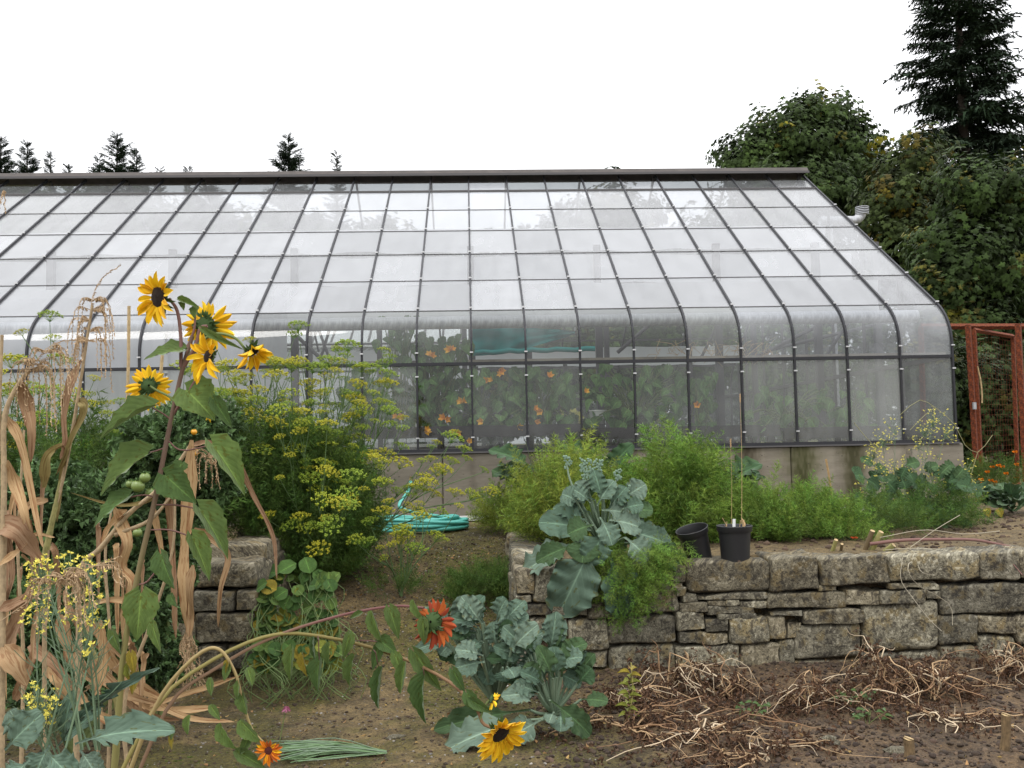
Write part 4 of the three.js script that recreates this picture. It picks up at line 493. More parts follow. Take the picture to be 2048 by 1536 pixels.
  { const r = rng(81), d = 11.5, b = new MB(); for (let k = 0; k < 60; k++) { const q = P(lerp(1300, 1560, r()), lerp(700, 712, r()), d + (r() - 0.5) * 0.2); b.tube(curve([q, q.clone().add(jit(r, 0.1)).add(V(0, 0.05, 0)), q.clone().add(jit(r, 0.2))], 5), 0.003, 3); } const o = add(scene, numbered('dried_stalk'), b.build(), GREEN.tanStem); o.userData = { kind: 'stuff', label: 'dried straw coloured stalks lying on the greenhouse shelf', category: 'straw' }; }
}
// ---------- rusty gate ----------
{
  const d = 12.1, t = thing('wire_gate', 'rusty steel gate with wire mesh standing ajar', 'gate', onG(1990, d)), bar = (n, a, b, w) => { const m = new MB(); m.tube([a, b], w, 4); return add(t, n, m.build(true), M.rust); };
  const g = (px, py, dd = d) => P(px, py, dd), yb = (px, dd) => { const q = g(px, 985, dd); q.y = H(q.x, dd) - 0.05; return q; };
  bar('top_rail', g(1840, 653, d + 0.15), g(2075, 653, d + 0.15), 0.04); bar('post', g(1936, 650), yb(1956, d), 0.042); bar('post', g(2036, 648), yb(2053, d), 0.045); bar('post', g(1842, 653, d + 0.15), yb(1850, d + 0.15), 0.04);
  const c = [g(1948, 660, d + 0.05), g(2026, 673, d + 0.55), g(2036, 968, d + 0.55), g(1964, 980, d + 0.05)]; [0, 1, 2, 3].forEach((k) => bar('leaf_frame', c[k], c[(k + 1) % 4], 0.032)); bar('lower_rail', g(1964, 982), g(2040, 970), 0.04);
  const m = new MB(); for (let k = 1; k < 30; k++) m.tube([c[0].clone().lerp(c[3], k / 30), c[1].clone().lerp(c[2], k / 30)], 0.0014, 3, undefined, false); for (let k = 1; k < 14; k++) m.tube([c[0].clone().lerp(c[1], k / 14), c[3].clone().lerp(c[2], k / 14)], 0.0014, 3, undefined, false); const o = add(t, 'wire_mesh', m.build(), M.rust); o.userData.kind = 'stuff';
  const h = new MB(); h.box(g(1944, 812).x, g(1944, 812).y, -d + 0.06, 0.04, 0.09, 0.03); add(t, 'latch', h.build(true), M.galv);
  const rp = thing('rope', 'pale rope end hanging on the rusty gate', 'rope', g(1956, 740)), rb = new MB(); rb.tube(curve([g(1955, 733, d + 0.0), g(1961, 760, d), g(1964, 790, d), g(1964, 806, d)], 10), 0.011, 6); add(rp, 'strand', rb.build(), M.bamboo);
}
// ---------- hose ----------
{
  const d = 9.5, c = onG(840, d), t = thing('garden_hose', 'coiled turquoise garden hose on the ground by the greenhouse', 'hose', c), r = rng(91), pts = []; const rx = 0.47;
  for (let k = 0; k < 13 * 14; k++) { const a = k / 14 * 6.2832, l = k / 14; pts.push(V(c.x + Math.cos(a) * (rx - 0.03 * (l % 4) + 0.04 * noise(l * 2, 1)), c.y + 0.025 + 0.034 * Math.floor(l / 3.2) * (0.6 + 0.4 * Math.sin(a * 0.5 + l)) + 0.012 * r(), c.z + Math.sin(a) * (0.26 - 0.02 * (l % 3) + 0.03 * noise(l * 2, 5)))); }
  pts.push(P(800, 1015, d - 0.1), P(815, 985, d + 0.1), P(822, 962, d + 0.2)); const b = new MB(); b.tube(curve(pts, 1200), 0.018, 7); add(t, 'tube', b.build(), M.hose);
  const e = new MB(); e.tube([P(822, 962, d + 0.2), P(823, 953, d + 0.2)], 0.02, 8); add(t, 'nozzle', e.build(), std({ color: lin(0.3, 0.24, 0.1), metalness: 0.7, roughness: 0.4 }));
}
// ---------- pots ----------
const potGeo = (() => { const pr = [[0.001, 0.006], [0.098, 0.006], [0.1, 0], [0.104, 0.004], [0.12, 0.235], [0.131, 0.238], [0.134, 0.276], [0.137, 0.28], [0.133, 0.284], [0.128, 0.28], [0.118, 0.23], [0.1, 0.02], [0.001, 0.02]].map(([x, y]) => new THREE.Vector2(x, y)); return new THREE.LatheGeometry(pr, 40); })();
function pot(label, px, py, d, tilt, sc) {
  const p = P(px, py, d), t = thing('plant_pot', label, 'plant pot', p, 'black nursery pots on the wall'); t.rotation.set(tilt[0], 0, tilt[1]);
  const loc = (n, g, mat, par = t) => { g.scale(sc, sc, sc); const o = new THREE.Mesh(g, mat); o.name = n; o.castShadow = o.receiveShadow = true; par.add(o); return o; };
  loc('body', potGeo.clone(), M.plastic); const e = new THREE.CylinderGeometry(0.115, 0.115, 0.02, 24); e.translate(0, 0.2, 0); loc('potting_soil', e, M.compost); for (const a of [0.3, 2.2, 4.2, 1.35]) { const h = new THREE.CylinderGeometry(0.012, 0.012, 0.006, 10); h.rotateX(Math.PI / 2); h.translate(0, 0.022, 0.1035); h.rotateY(a - 1.35); loc('drain_hole', h, a === 1.35 ? std({ color: lin(0.09, 0.06, 0.04) }) : M.compost); }
  return [t, loc];
}
{
  const [t1, l1] = pot('upright black plastic pot with a white tag on the wall', 1471, 1126, 6.62, [0, 0], 0.92);
  const tag = new THREE.BoxGeometry(0.022, 0.13, 0.002); tag.translate(-0.03, 0.27, 0.05); tag.rotateZ(-0.05); l1('plant_tag', tag, M.white); const b = new MB(), r = rng(95); for (let k = 0; k < 6; k++) { const a = r() * 6.28; b.tube([V(0.06 * Math.cos(a), 0.2, 0.06 * Math.sin(a)), V(0.07 * Math.cos(a + 0.3), 0.27 + 0.05 * r(), 0.06 * Math.sin(a)), V(0.1 * Math.cos(a + 0.6), 0.25 + 0.1 * r(), 0.08 * Math.sin(a))], 0.002, 4); } b.geo(G.small[1], M4(V(0.06, 0.26, 0), V(0.2, 1, 0.1), 1, 0.04, 0.08, 0.08)); l1('dead_seedling', b.build(), GREEN.tanStem).userData.kind = 'stuff';
  const gs = [[1483, 1050, 1480, 790, 0.002], [1462, 1050, 1461, 880, 0.0015]]; gs.forEach(([xa, ya, xb, yb, w], k) => { const s = thing('grass_stalk', k ? 'shorter reddish grass stalk behind the upright pot' : 'tall pale grass stalk rising behind the upright pot', 'grass', P(xa, 1100, 6.9)), m = new MB(), pts = curve([P(xa, 1100, 6.9), P((xa + xb) / 2 + 2, (ya + yb) / 2, 6.9), P(xb, yb, 6.9)], 10); m.tube(pts, [w, w * 0.4], 4); add(s, 'stem', m.build(), GREEN.tanStem); const e = new MB(), q = pts[10]; for (let n = 0; n < 16; n++) e.geo(G.small[0], M4(q.clone().add(V(0, -0.004 * n, 0)), V(Math.cos(n * 2.4) * 0.5, 1, Math.sin(n * 2.4) * 0.5), 0, 0.004, 0.014, 0.014)); add(s, 'seed_head', e.build(), GREEN.tanStem); });
  const [t2] = pot('tilted black plastic pot leaning beside the kale', 1400, 1121, 6.72, [0.16, 0.26], 0.85);
}
// ---------- terrace plants ----------
{
  const A = (label, px, py, w, h, d, n, mat, seed, stalks = []) => { const base = onG(px, d), t = thing('asparagus_fern', label, 'asparagus', base, 'feathery asparagus on the terrace'), c = P(px, py, d); const b = new MB(), r = rng(seed); for (let k = 0; k < 10; k++) { const q = P(px + (r() - 0.5) * w * 1.9, py - h * (0.2 + 0.85 * r()), d + (r() - 0.5) * 0.4); b.tube(curve([base.clone().add(jit(r, 0.12)).setY(base.y), base.clone().lerp(q, 0.5).add(jit(r, 0.06)), q], 8), [0.007, 0.002], 4); } const st = add(t, 'stem', b.build(), stemMat(0.045, 0.065, 0.025)); st.userData.kind = 'stuff'; const ry = h / F * d; c.y = Math.max(c.y, base.y + ry * 0.75); const fs = 0.14 + 0.0016 * h; c.y = Math.max(base.y + ry * 0.5, c.y - fs * 0.45); const rw = w / F * d, bl = [[c.clone().add(V(0, -ry * 0.3, 0)), rw, ry * 0.6, 0.45]]; for (let k = 0; k < 5; k++) bl.push([c.clone().add(V((r() - 0.5) * rw * 1.7, ry * (0.1 + 0.55 * r()), (r() - 0.5) * 0.5)), rw * 0.28, ry * (0.3 + 0.25 * r()), 0.14]); feather(t, bl, n * 0.85, fs, mat, seed); return t; };
  A('feathery asparagus left of the tall kale stalks', 1105, 985, 60, 105, 7.9, 520, fernMat[1], 101); A('yellow tinged asparagus directly behind the tall kale', 1165, 985, 60, 110, 8.3, 520, fernMat[1], 102); A('feathery asparagus reaching the sill right of the kale', 1270, 1000, 66, 88, 8.2, 480, fernMat[0], 103); A('tallest feathery asparagus between the kale and the pots', 1350, 970, 75, 118, 7.9, 760, fernMat[0], 104); A('feathery asparagus behind the tilted pot', 1425, 1030, 60, 68, 8.0, 440, fernMat[0], 105); A('feathery asparagus behind the upright pot', 1510, 1052, 72, 56, 7.9, 460, fernMat[0], 106); A('low feathery asparagus right of the upright pot', 1600, 1054, 78, 58, 7.8, 520, fernMat[0], 107); A('low feathery asparagus beside the cut stalks', 1680, 1068, 46, 42, 7.6, 240, fernMat[0], 108);
  A('feathery plant in front of the bolting mustard', 1770, 1055, 60, 44, 8.0, 220, fernMat[2], 109);
  A('feathery low growth right of the wooden stake', 1880, 1055, 70, 46, 8.5, 260, fernMat[2], 113);
  const t = thing('asparagus_fern', 'feathery green frond spilling down the front of the wall', 'asparagus', P(1265, 1120, 6.7), 'feathery asparagus on the terrace'); feather(t, [[P(1270, 1110, 6.5), 0.24, 0.13, 0.14], [P(1262, 1165, 6.44), 0.17, 0.13, 0.05], [P(1250, 1205, 6.43), 0.06, 0.08, 0.04], [P(1360, 1085, 6.66), 0.06, 0.06, 0.05]], 520, 0.17, fernMat[0], 110, -0.6);
  const f2 = thing('fennel_plant', 'low dark feathery fennel clump in the path by the wall end', 'fennel', onG(965, 7.7), 'fennel plants beside the path'); feather(f2, [[onG(965, 7.7, 0.08), 0.24, 0.09, 0.2], [onG(1005, 7.8, 0.08), 0.14, 0.1, 0.2]], 560, 0.17, fernMat[2], 111, 0.25);
  const f3 = thing('fennel_plant', 'bright low fennel clump at the foot of the greenhouse wall', 'fennel', onG(1040, 9.3), 'fennel plants beside the path'); feather(f3, [[onG(1030, 9.3, 0.12), 0.3, 0.16, 0.25]], 240, 0.26, fernMat[1], 112, 0.6);
  for (const [label, px, d, n, w, seed] of [['broad leaved cabbage behind the asparagus at the concrete', 1440, 9.2, 16, 0.3, 1], ['broad leaved cabbage left behind the feathery plants', 1075, 9.0, 14, 0.26, 2], ['broad leaved cabbage behind the tallest kale stalk', 1210, 9.2, 14, 0.24, 3]]) { const base = onG(px, d), t = thing('cabbage_plant', label, 'cabbage', base, 'cabbages behind the asparagus'), r = rng(seed + 120), b = new MB(); b.tube([base.clone(), base.clone().add(V(0, 0.45, 0))], 0.02, 6); add(t, 'stem', b.build(), GREEN.kaleStem); for (let k = 0; k < n; k++) { const a = r() * 6.28, o = base.clone().add(V(0, 0.25 + 0.3 * r(), 0)); placeLeaf(t, 'leaf', pick(G.kale, r), pick(GREEN.kaleGreen, r), o, o.clone().add(V(Math.cos(a) * w * 1.3, 0.12 + 0.2 * r(), Math.sin(a) * w)), 0.2, V(0, 1, 0.6).add(jit(r, 0.4))); } }
}
// fennel beside and behind the left wall
{
  const tip = (px, py, d, n) => [P(px, py, d), n];
  fennel('tall fennel full of yellow umbels at the left of the clump', onG(520, 8.0), [tip(470, 760, 7.8, 5), tip(530, 750, 8.0, 6), tip(440, 800, 7.7, 5), tip(560, 740, 8.1, 6), tip(500, 850, 7.6, 6), tip(450, 870, 7.6, 4)], 201, { fronds: 1000, spread: 0.44, height: 1.1, fsize: 0.28 });
  fennel('tallest fennel whose yellow umbels cross the middle rail', onG(620, 8.1), [tip(655, 745, 8.1, 7), tip(700, 735, 8.1, 7), tip(740, 750, 8.2, 6), tip(620, 780, 8.0, 7), tip(690, 790, 7.9, 7), tip(640, 830, 7.7, 6), tip(580, 800, 7.8, 6)], 202, { fronds: 1200, spread: 0.46, height: 1.25, fsize: 0.28 });
  fennel('fennel leaning over the coiled hose with spreading umbels', onG(665, 8.2), [tip(780, 770, 8.2, 6), tip(775, 830, 8.1, 6), tip(730, 860, 7.9, 6), tip(800, 900, 8.2, 4), tip(760, 940, 8.0, 4)], 203, { fronds: 600, spread: 0.34, height: 0.95, fsize: 0.28 });
  fennel('fennel sprawling right along the concrete in long low stalks', onG(700, 8.5), [tip(900, 930, 8.8, 4), tip(965, 945, 8.9, 4), tip(940, 1000, 8.6, 4), tip(850, 970, 8.5, 4), tip(880, 1030, 8.3, 2)], 204, { fronds: 90, spread: 0.2, height: 0.35, fsize: 0.22 });
  fennel('fennel with drooping umbels over the path edge', onG(640, 7.95), [tip(560, 880, 7.5, 5), tip(600, 870, 7.5, 6), tip(650, 950, 7.4, 5), tip(700, 1010, 7.4, 4), tip(665, 1060, 7.2, 3), tip(560, 960, 7.4, 4)], 205, { fronds: 600, spread: 0.3, height: 0.8, fsize: 0.26 });
  fennel('low fennel with umbels resting on the brown path', onG(790, 7.8), [tip(770, 1120, 7.6, 4), tip(830, 1110, 7.6, 4), tip(800, 1090, 7.7, 3), tip(870, 1085, 7.8, 2)], 206, { fronds: 50, spread: 0.2, height: 0.1, fsize: 0.18 });
  fennel('bright young fennel growing on the end of the left wall', onG(655, 8.1), [tip(585, 1060, 7.6, 2), tip(640, 1110, 7.4, 2)], 207, { fronds: 420, spread: 0.22, height: 0.3, green: fernMat[0], fsize: 0.2 });
  fennel('fennel behind the dry corn tassels at the far left', onG(90, 6.8), [tip(60, 780, 6.8, 5), tip(110, 860, 6.6, 7), tip(20, 800, 6.8, 5), tip(140, 820, 6.9, 5), tip(30, 900, 6.6, 6), tip(170, 900, 6.8, 4)], 208, { fronds: 560, spread: 0.5, height: 1.0 });
  fennel('slender fennel stems behind the five sunflower heads', onG(280, 7.4), [tip(240, 810, 7.4, 2), tip(290, 800, 7.5, 2), tip(440, 790, 7.4, 4), tip(470, 770, 7.5, 3), tip(380, 800, 7.3, 3), tip(45, 672, 7.4, 1)], 209, { fronds: 420, spread: 0.6, height: 0.9 });
}
// tomato bushes behind the corn
{
  const twig = [1, 2, 3].map((s) => { const r = rng(s + 300), b = new MB(); b.tube([V(0, 0, 0), V(0.02, 0.5, 0.03), V(0, 1, 0.1)], [0.012, 0.006], 3, [1.2, 1.1, 0.9]); for (let k = 0; k < 12; k++) { const t = 0.15 + 0.85 * k / 12, a = (k % 2 ? 0 : Math.PI) + (r() - 0.5), d = V(Math.cos(a), 0.5, Math.sin(a) * 0.6 + 0.2), g = 0.7 + 0.6 * r(); b.geo(G.small[k % 3], M4(V(0, t, 0.05 * t), d, r() * 2, 0.16 + 0.06 * r(), 0.34, 0.34), [g, g, g]); } return b.build(); }), tm = plantMat(0.085, 0.15, 0.05);
  const bush = (label, blobs, n, seed, fruits, base) => { const t = thing('tomato_plant', label, 'tomato', base, 'tomato bushes behind the corn'), r = rng(seed), lists = [[], [], []], cols = [[], [], []], b = new MB(); blobs.forEach(([px, py, w, h, d, dz]) => { const c = P(px, py, d), rx = w / F * d, ry = h / F * d; b.tube(curve([base.clone(), base.clone().lerp(c, 0.6).add(jit(r, 0.1)), c], 6), [0.014, 0.006], 5); for (let k = 0; k < n * 4.2; k++) { const q = jit(r).normalize(), s = Math.pow(r(), 0.45) * (0.85 + 0.5 * noise(k * 0.37, 1)), p = c.clone().add(V(q.x * rx * s, q.y * ry * s, q.z * dz * s)), e = k % 3, g = 0.55 + 0.8 * r(); lists[e].push(M4(p, V(q.x, 0.3 + q.y * 0.5, q.z + 0.3).add(jit(r, 0.7)), r() * 6, 0.065 + 0.05 * r())); cols[e].push(lin(g, g, g)); } }); const st = add(t, 'stem', b.build(), GREEN.stem); st.userData.kind = 'stuff'; const g = new THREE.Group(); g.name = 'foliage'; t.add(g); origin.set(g, base); lists.forEach((l, e) => copies(g, 'leafy_shoot', twig[e], tm, l, cols[e])); fruits.forEach(([px, py, d, s, m]) => { const q = P(px, py, d), sp = new THREE.SphereGeometry(s, 14, 10); sp.scale(1, 0.95, 1); sp.translate(q.x, q.y, q.z); const f = add(t, 'fruit', sp, m); const cx = new MB(); for (let k = 0; k < 5; k++) cx.geo(G.small[0], M4(q.clone().add(V(0, s * 0.9, 0)), V(Math.cos(k * 1.256), 0.1, Math.sin(k * 1.256)), 0, s * 0.5, s * 1.1, s * 1.1)); add(f, 'calyx', cx.build(), tm); }); };
  const gf = std({ color: lin(0.16, 0.22, 0.06), roughness: 0.3 }), yf = std({ color: lin(0.65, 0.3, 0.02), roughness: 0.3 });
  bush('tomato bush with green and yellow fruit behind the sunflower', [[330, 900, 90, 70, 5.4, 0.35], [400, 860, 70, 50, 5.6, 0.3], [260, 1000, 70, 70, 5.4, 0.3], [400, 960, 70, 60, 5.8, 0.3]], 130, 301, [[290, 955, 5.0, 0.028, gf], [276, 972, 5.0, 0.035, gf], [300, 985, 5.05, 0.026, gf], [388, 864, 5.2, 0.017, yf], [285, 895, 5.15, 0.022, yf], [260, 968, 5.05, 0.022, gf], [390, 905, 5.2, 0.02, yf], [275, 1065, 5.0, 0.024, gf]], onG(320, 5.5));
  bush('dark tomato bush low behind the standing corn', [[80, 1010, 110, 80, 5.6, 0.4], [180, 1060, 110, 90, 5.6, 0.4], [230, 1140, 110, 80, 5.5, 0.35], [60, 1120, 110, 100, 5.6, 0.4], [330, 1100, 60, 90, 5.7, 0.3]], 150, 302, [], onG(170, 5.6));
  bush('shaded tomato growth low at the foot of the corn', [[60, 1240, 130, 90, 5.2, 0.35], [190, 1250, 100, 90, 5.3, 0.35], [280, 1220, 70, 100, 5.5, 0.3], [100, 1340, 140, 60, 5.0, 0.3], [320, 1330, 50, 40, 5.6, 0.2]], 130, 303, [], onG(150, 5.2));
}
// ---------- kale, mustard and the plants by the walls ----------
function kale(name, label, cat, base, leaves, seed, mats, { group, stems = [], heads = [] } = {}) { // leaves: [bx, by, tx, ty, width px, depth, face]
  const t = thing(name, label, cat, base, group), r = rng(seed), b = new MB();
  for (const [bx, by, tx, ty, w, d, dz = 0.04, face] of leaves) {
    const a = P(bx, by, d), e = P(tx, ty, d - dz); placeLeaf(t, 'leaf', pick(G.kale, r), pick(mats, r), a, e, w / F * d * 1.1, face ?? V((r() - 0.5) * 0.9, 0.55 + 0.4 * (r() - 0.5), 0.9)); b.tube(curve([base.clone().add(V(0, 0.1, 0)), base.clone().lerp(a, 0.6).add(V(0, 0.03, 0)), a.clone()], 6), [0.011, 0.007], 6);
  }
  for (const [pts, w] of stems) b.tube(curve(pts.map((q) => P(...q)), 10), [w, w * 0.5], 6);
  const st = add(t, 'stalk', b.build(), GREEN.kaleStem); st.userData.kind = 'stuff';
  for (const [px, py, d, n, sp] of heads) { const g = new MB(); for (let k = 0; k < n; k++) { const q = P(px + (r() - 0.5) * sp, py + (r() - 0.5) * sp * 1.6, d); g.geo(floret, new THREE.Matrix4().compose(q, new THREE.Quaternion(), V(1, 1, 1).multiplyScalar(0.006 + 0.006 * r()))); } const o = add(t, 'bud_cluster', g.build(), stemMat(0.16, 0.24, 0.17)); o.userData.kind = 'stuff'; }
  return t;
}
{
  const r = rng(401), L = [[1190, 1075, 1122, 1232, 92, 6.42, 0.1, V(0, 0.15, 1)], [1215, 1100, 1262, 1232, 75, 6.42, 0.08, V(0.3, 0.1, 1)], [1180, 1060, 1085, 1035, 60, 6.55], [1165, 1080, 1040, 1125, 48, 6.5, 0.06], [1150, 1090, 1075, 1110, 40, 6.45], [1170, 1075, 1165, 1110, 58, 6.45, 0.12], [1290, 1080, 1385, 1130, 44, 6.5, 0.05], [1240, 1060, 1350, 1075, 52, 6.55], [1220, 1040, 1285, 1045, 54, 6.55], [1205, 1020, 1265, 1020, 48, 6.6], [1200, 1035, 1230, 1080, 50, 6.45, 0.1], [1190, 1000, 1145, 980, 36, 6.65], [1195, 1010, 1220, 960, 40, 6.6], [1205, 1000, 1190, 945, 34, 6.6], [1215, 1020, 1250, 975, 36, 6.62], [1185, 1050, 1140, 1060, 50, 6.45], [1175, 1045, 1120, 1005, 42, 6.6], [1210, 1060, 1180, 1120, 56, 6.42, 0.1], [1250, 1075, 1300, 1110, 54, 6.42, 0.08]];
  for (let k = 0; k < 26; k++) { const a = r() * 6.283, q = 20 + 55 * r(), bx = 1200 + Math.cos(a) * q * 0.9, by = 1030 + Math.sin(a) * q * 0.75, l = 26 + 24 * r(); L.push([bx, by, bx + Math.cos(a) * l, by + Math.sin(a) * l * 0.7 - 4, 26 + 16 * r(), 6.55 + 0.25 * r(), 0.03 + 0.06 * r()]); }
  kale('kale_plant', 'big blue green bolting kale spilling over the wall', 'kale', onG(1205, 6.95), L, 402, [...GREEN.kale, ...GREEN.kale, GREEN.kaleGreen[1]], { group: 'kale plants', stems: [[[[1205, 1080, 6.7], [1170, 1020, 6.7], [1140, 960, 6.7], [1133, 925, 6.7]], 0.011], [[[1210, 1070, 6.7], [1182, 1000, 6.7], [1172, 930, 6.7]], 0.012], [[[1212, 1070, 6.7], [1205, 980, 6.7], [1195, 930, 6.7]], 0.01], [[[1215, 1070, 6.7], [1225, 990, 6.72], [1235, 950, 6.72]], 0.009]], heads: [[1136, 925, 6.7, 30, 16], [1172, 935, 6.7, 60, 24], [1195, 935, 6.7, 40, 20], [1178, 960, 6.7, 40, 22], [1236, 950, 6.72, 24, 14], [1252, 985, 6.72, 24, 16]] });
  const L2 = []; const put = (cx, cy, n, sx, sy, len, w, d) => { for (let k = 0; k < n; k++) { const a = r() * 6.283, bx = cx + Math.cos(a) * sx * 0.4, by = cy + Math.sin(a) * sy * 0.4, l = len * (0.6 + 0.6 * r()); L2.push([bx, by, bx + Math.cos(a) * l, by + Math.sin(a) * l * 0.8 - 12, w * (0.7 + 0.5 * r()), d + (r() - 0.5) * 0.25, 0.02 + 0.1 * r()]); } };
  put(915, 1270, 18, 70, 60, 46, 34, 5.6); put(985, 1265, 26, 80, 60, 48, 36, 5.5); put(1000, 1315, 20, 90, 50, 48, 38, 5.4);
  kale('kale_plant', 'blue green kale growing at the foot of the wall corner', 'kale', onG(985, 5.6), L2.splice(0), 403, [...GREEN.kale, ...GREEN.kale, GREEN.kaleGreen[0]], { group: 'kale plants' });
  put(1085, 1330, 18, 90, 70, 52, 42, 5.35); put(1120, 1390, 16, 110, 90, 50, 36, 5.25); L2.push([1060, 1440, 880, 1470, 62, 5.1, 0.05, V(0, 0.8, 0.6)], [1060, 1420, 870, 1440, 42, 5.2, 0.05], [1100, 1400, 1190, 1465, 46, 5.2], [1080, 1440, 1030, 1470, 50, 5.1, 0.08]);
  kale('kale_plant', 'paler sprawling kale nearest the camera by the dug bed', 'kale', onG(1100, 5.35), L2.splice(0), 404, [...GREEN.kale, ...GREEN.kaleGreen], { group: 'kale plants' });
}
const lemon = plantMat(0.7, 0.62, 0.12), dot = (() => { const b = new MB(); for (let k = 0; k < 4; k++) { const a = k * 1.571; b.geo(G.small[0], M4(V(0, 0, 0), V(Math.cos(a), 0.35, Math.sin(a)), 0, 0.6, 1, 1)); } return b.build(); })();
function mustard(label, base, stems, seed, d, leaves, group, mats = GREEN.kale) { // bolting brassica: thin upright stems with small four-petalled flowers
  const t = thing('mustard_plant', label, 'mustard', base, group), r = rng(seed), b = new MB(), g = new MB(), pods = new MB();
  for (const [bx, by, tx, ty, n, sp] of stems) { const a = P(bx, by, d + (r() - 0.5) * 0.2), e = P(tx, ty, d + (r() - 0.5) * 0.25), c = curve([a, a.clone().lerp(e, 0.5).add(jit(r, 0.03)), e], 10); b.tube(c, [0.0032, 0.0014], 5); for (let k = 0; k < n * 1.5; k++) { const q = e.clone().add(V((r() - 0.5) * sp, (r() - 0.75) * sp * 1.3, (r() - 0.5) * sp)), s = 0.0075 + 0.006 * r(); b.tube([c[9].clone(), q], 0.0012, 3, undefined, false); g.geo(dot, M4(q, jit(r).add(V(0, 1, 0.3)), r() * 6, s)); } for (let k = 0; k < 12; k++) { const o = c[3 + Math.floor(r() * 6)].clone(), q = o.clone().add(V((r() - 0.5) * 0.12, 0.03 + 0.05 * r(), (r() - 0.5) * 0.1)); pods.tube([o, o.clone().lerp(q, 0.6).add(V(0, -0.006, 0)), q], [0.0016, 0.0012], 3); } }
  for (const [bx, by, tx, ty, w, dd, dz = 0.05, face] of leaves) placeLeaf(t, 'leaf', pick(G.kale, r), pick(mats, r), P(bx, by, dd), P(tx, ty, dd - dz), w / F * dd, face ?? V((r() - 0.5) * 0.8, 0.6, 0.9));
  for (const [n, m, mm] of [['stem', b, stemMat(0.12, 0.18, 0.1)], ['seed_pod', pods, stemMat(0.12, 0.18, 0.1)], ['flower', g, lemon]]) { const o = add(t, n, m.build(), mm); o.userData.kind = 'stuff'; }
}
{
  const r = rng(411), st = []; for (const [x, y, n] of [[1745, 900, 16], [1765, 870, 16], [1790, 930, 20], [1760, 935, 18], [1850, 850, 16], [1870, 830, 14], [1895, 855, 12], [1840, 880, 10], [1775, 1000, 18], [1795, 990, 10], [1940, 930, 8], [1950, 960, 8], [1790, 845, 8], [1730, 960, 10], [1820, 920, 10], [1880, 960, 12], [1910, 1000, 10], [1860, 920, 12], [1750, 1010, 10], [1960, 1010, 6]]) st.push([1800 + (x - 1800) * 0.35, 1065, x, y, n * 1.8, 0.17]);
  const lv = []; for (let k = 0; k < 110; k++) { const x = 1722 + r() * 235, y = 930 + r() * 130; lv.push([x, y, x + (r() - 0.5) * 70, y + (r() - 0.5) * 50, 20 + 18 * r(), 8.3 + 0.6 * r()]); }
  mustard('bolting mustard with pale yellow flowers by the wooden stake', onG(1810, 8.7), st, 412, 8.7, lv, 'bolting mustard plants', GREEN.kaleGreen);
  const b = new MB(), t = thing('dry_vine', 'arching pale dry vine above the mustard near the gate', 'vine', onG(1900, 8.7)); for (const pts of [[[1760, 905], [1728, 870], [1708, 845]], [[1800, 830], [1840, 800], [1870, 815], [1910, 850], [1930, 890], [1955, 905], [1985, 870]], [[1820, 860], [1850, 830], [1868, 815], [1862, 812]], [[1955, 905], [1940, 960], [1930, 1040]]]) { b.tube(curve(pts.map(([x, y]) => P(x, y, 8.6)), 12), 0.003, 4); } const o = add(t, 'stem', b.build(), stemMat(0.26, 0.25, 0.12)); o.userData.kind = 'stuff';
  const stake = (label, xa, ya, xb, yb, d, w, m, n = 'garden_stake') => { const a = P(xa, ya, d), e = P(xb, yb, d), k = thing(n, label, 'stake', a), g = new MB(); g.tube([a, a.clone().lerp(e, 0.3), a.clone().lerp(e, 0.7).add(V(0.004, 0, 0)), e], w, 4); add(k, 'shaft', g.build(true), m); };
  stake('weathered grey wooden stake behind the mustard', 1818, 1060, 1818, 897, 8.9, 0.032, std({ color: lin(0.2, 0.17, 0.13), map: T.mottle }));
  stake('thin brown cane leaning on the concrete wall', 1668, 1020, 1652, 918, 10.2, 0.012, M.tan); stake('short pale cane lying at the foot of the wall', 1725, 1035, 1687, 992, 9.9, 0.012, M.tan);
  stake('pale bamboo cane right behind the tallest corn tassel', 250, 1000, 258, 612, 7.0, 0.012, M.bamboo); stake('bamboo cane leaning behind the lowest sunflower head', 300, 960, 325, 705, 5.8, 0.01, M.bamboo); stake('bamboo cane leaning right beside the sunflower leaf', 345, 900, 412, 770, 5.6, 0.009, M.bamboo);
}
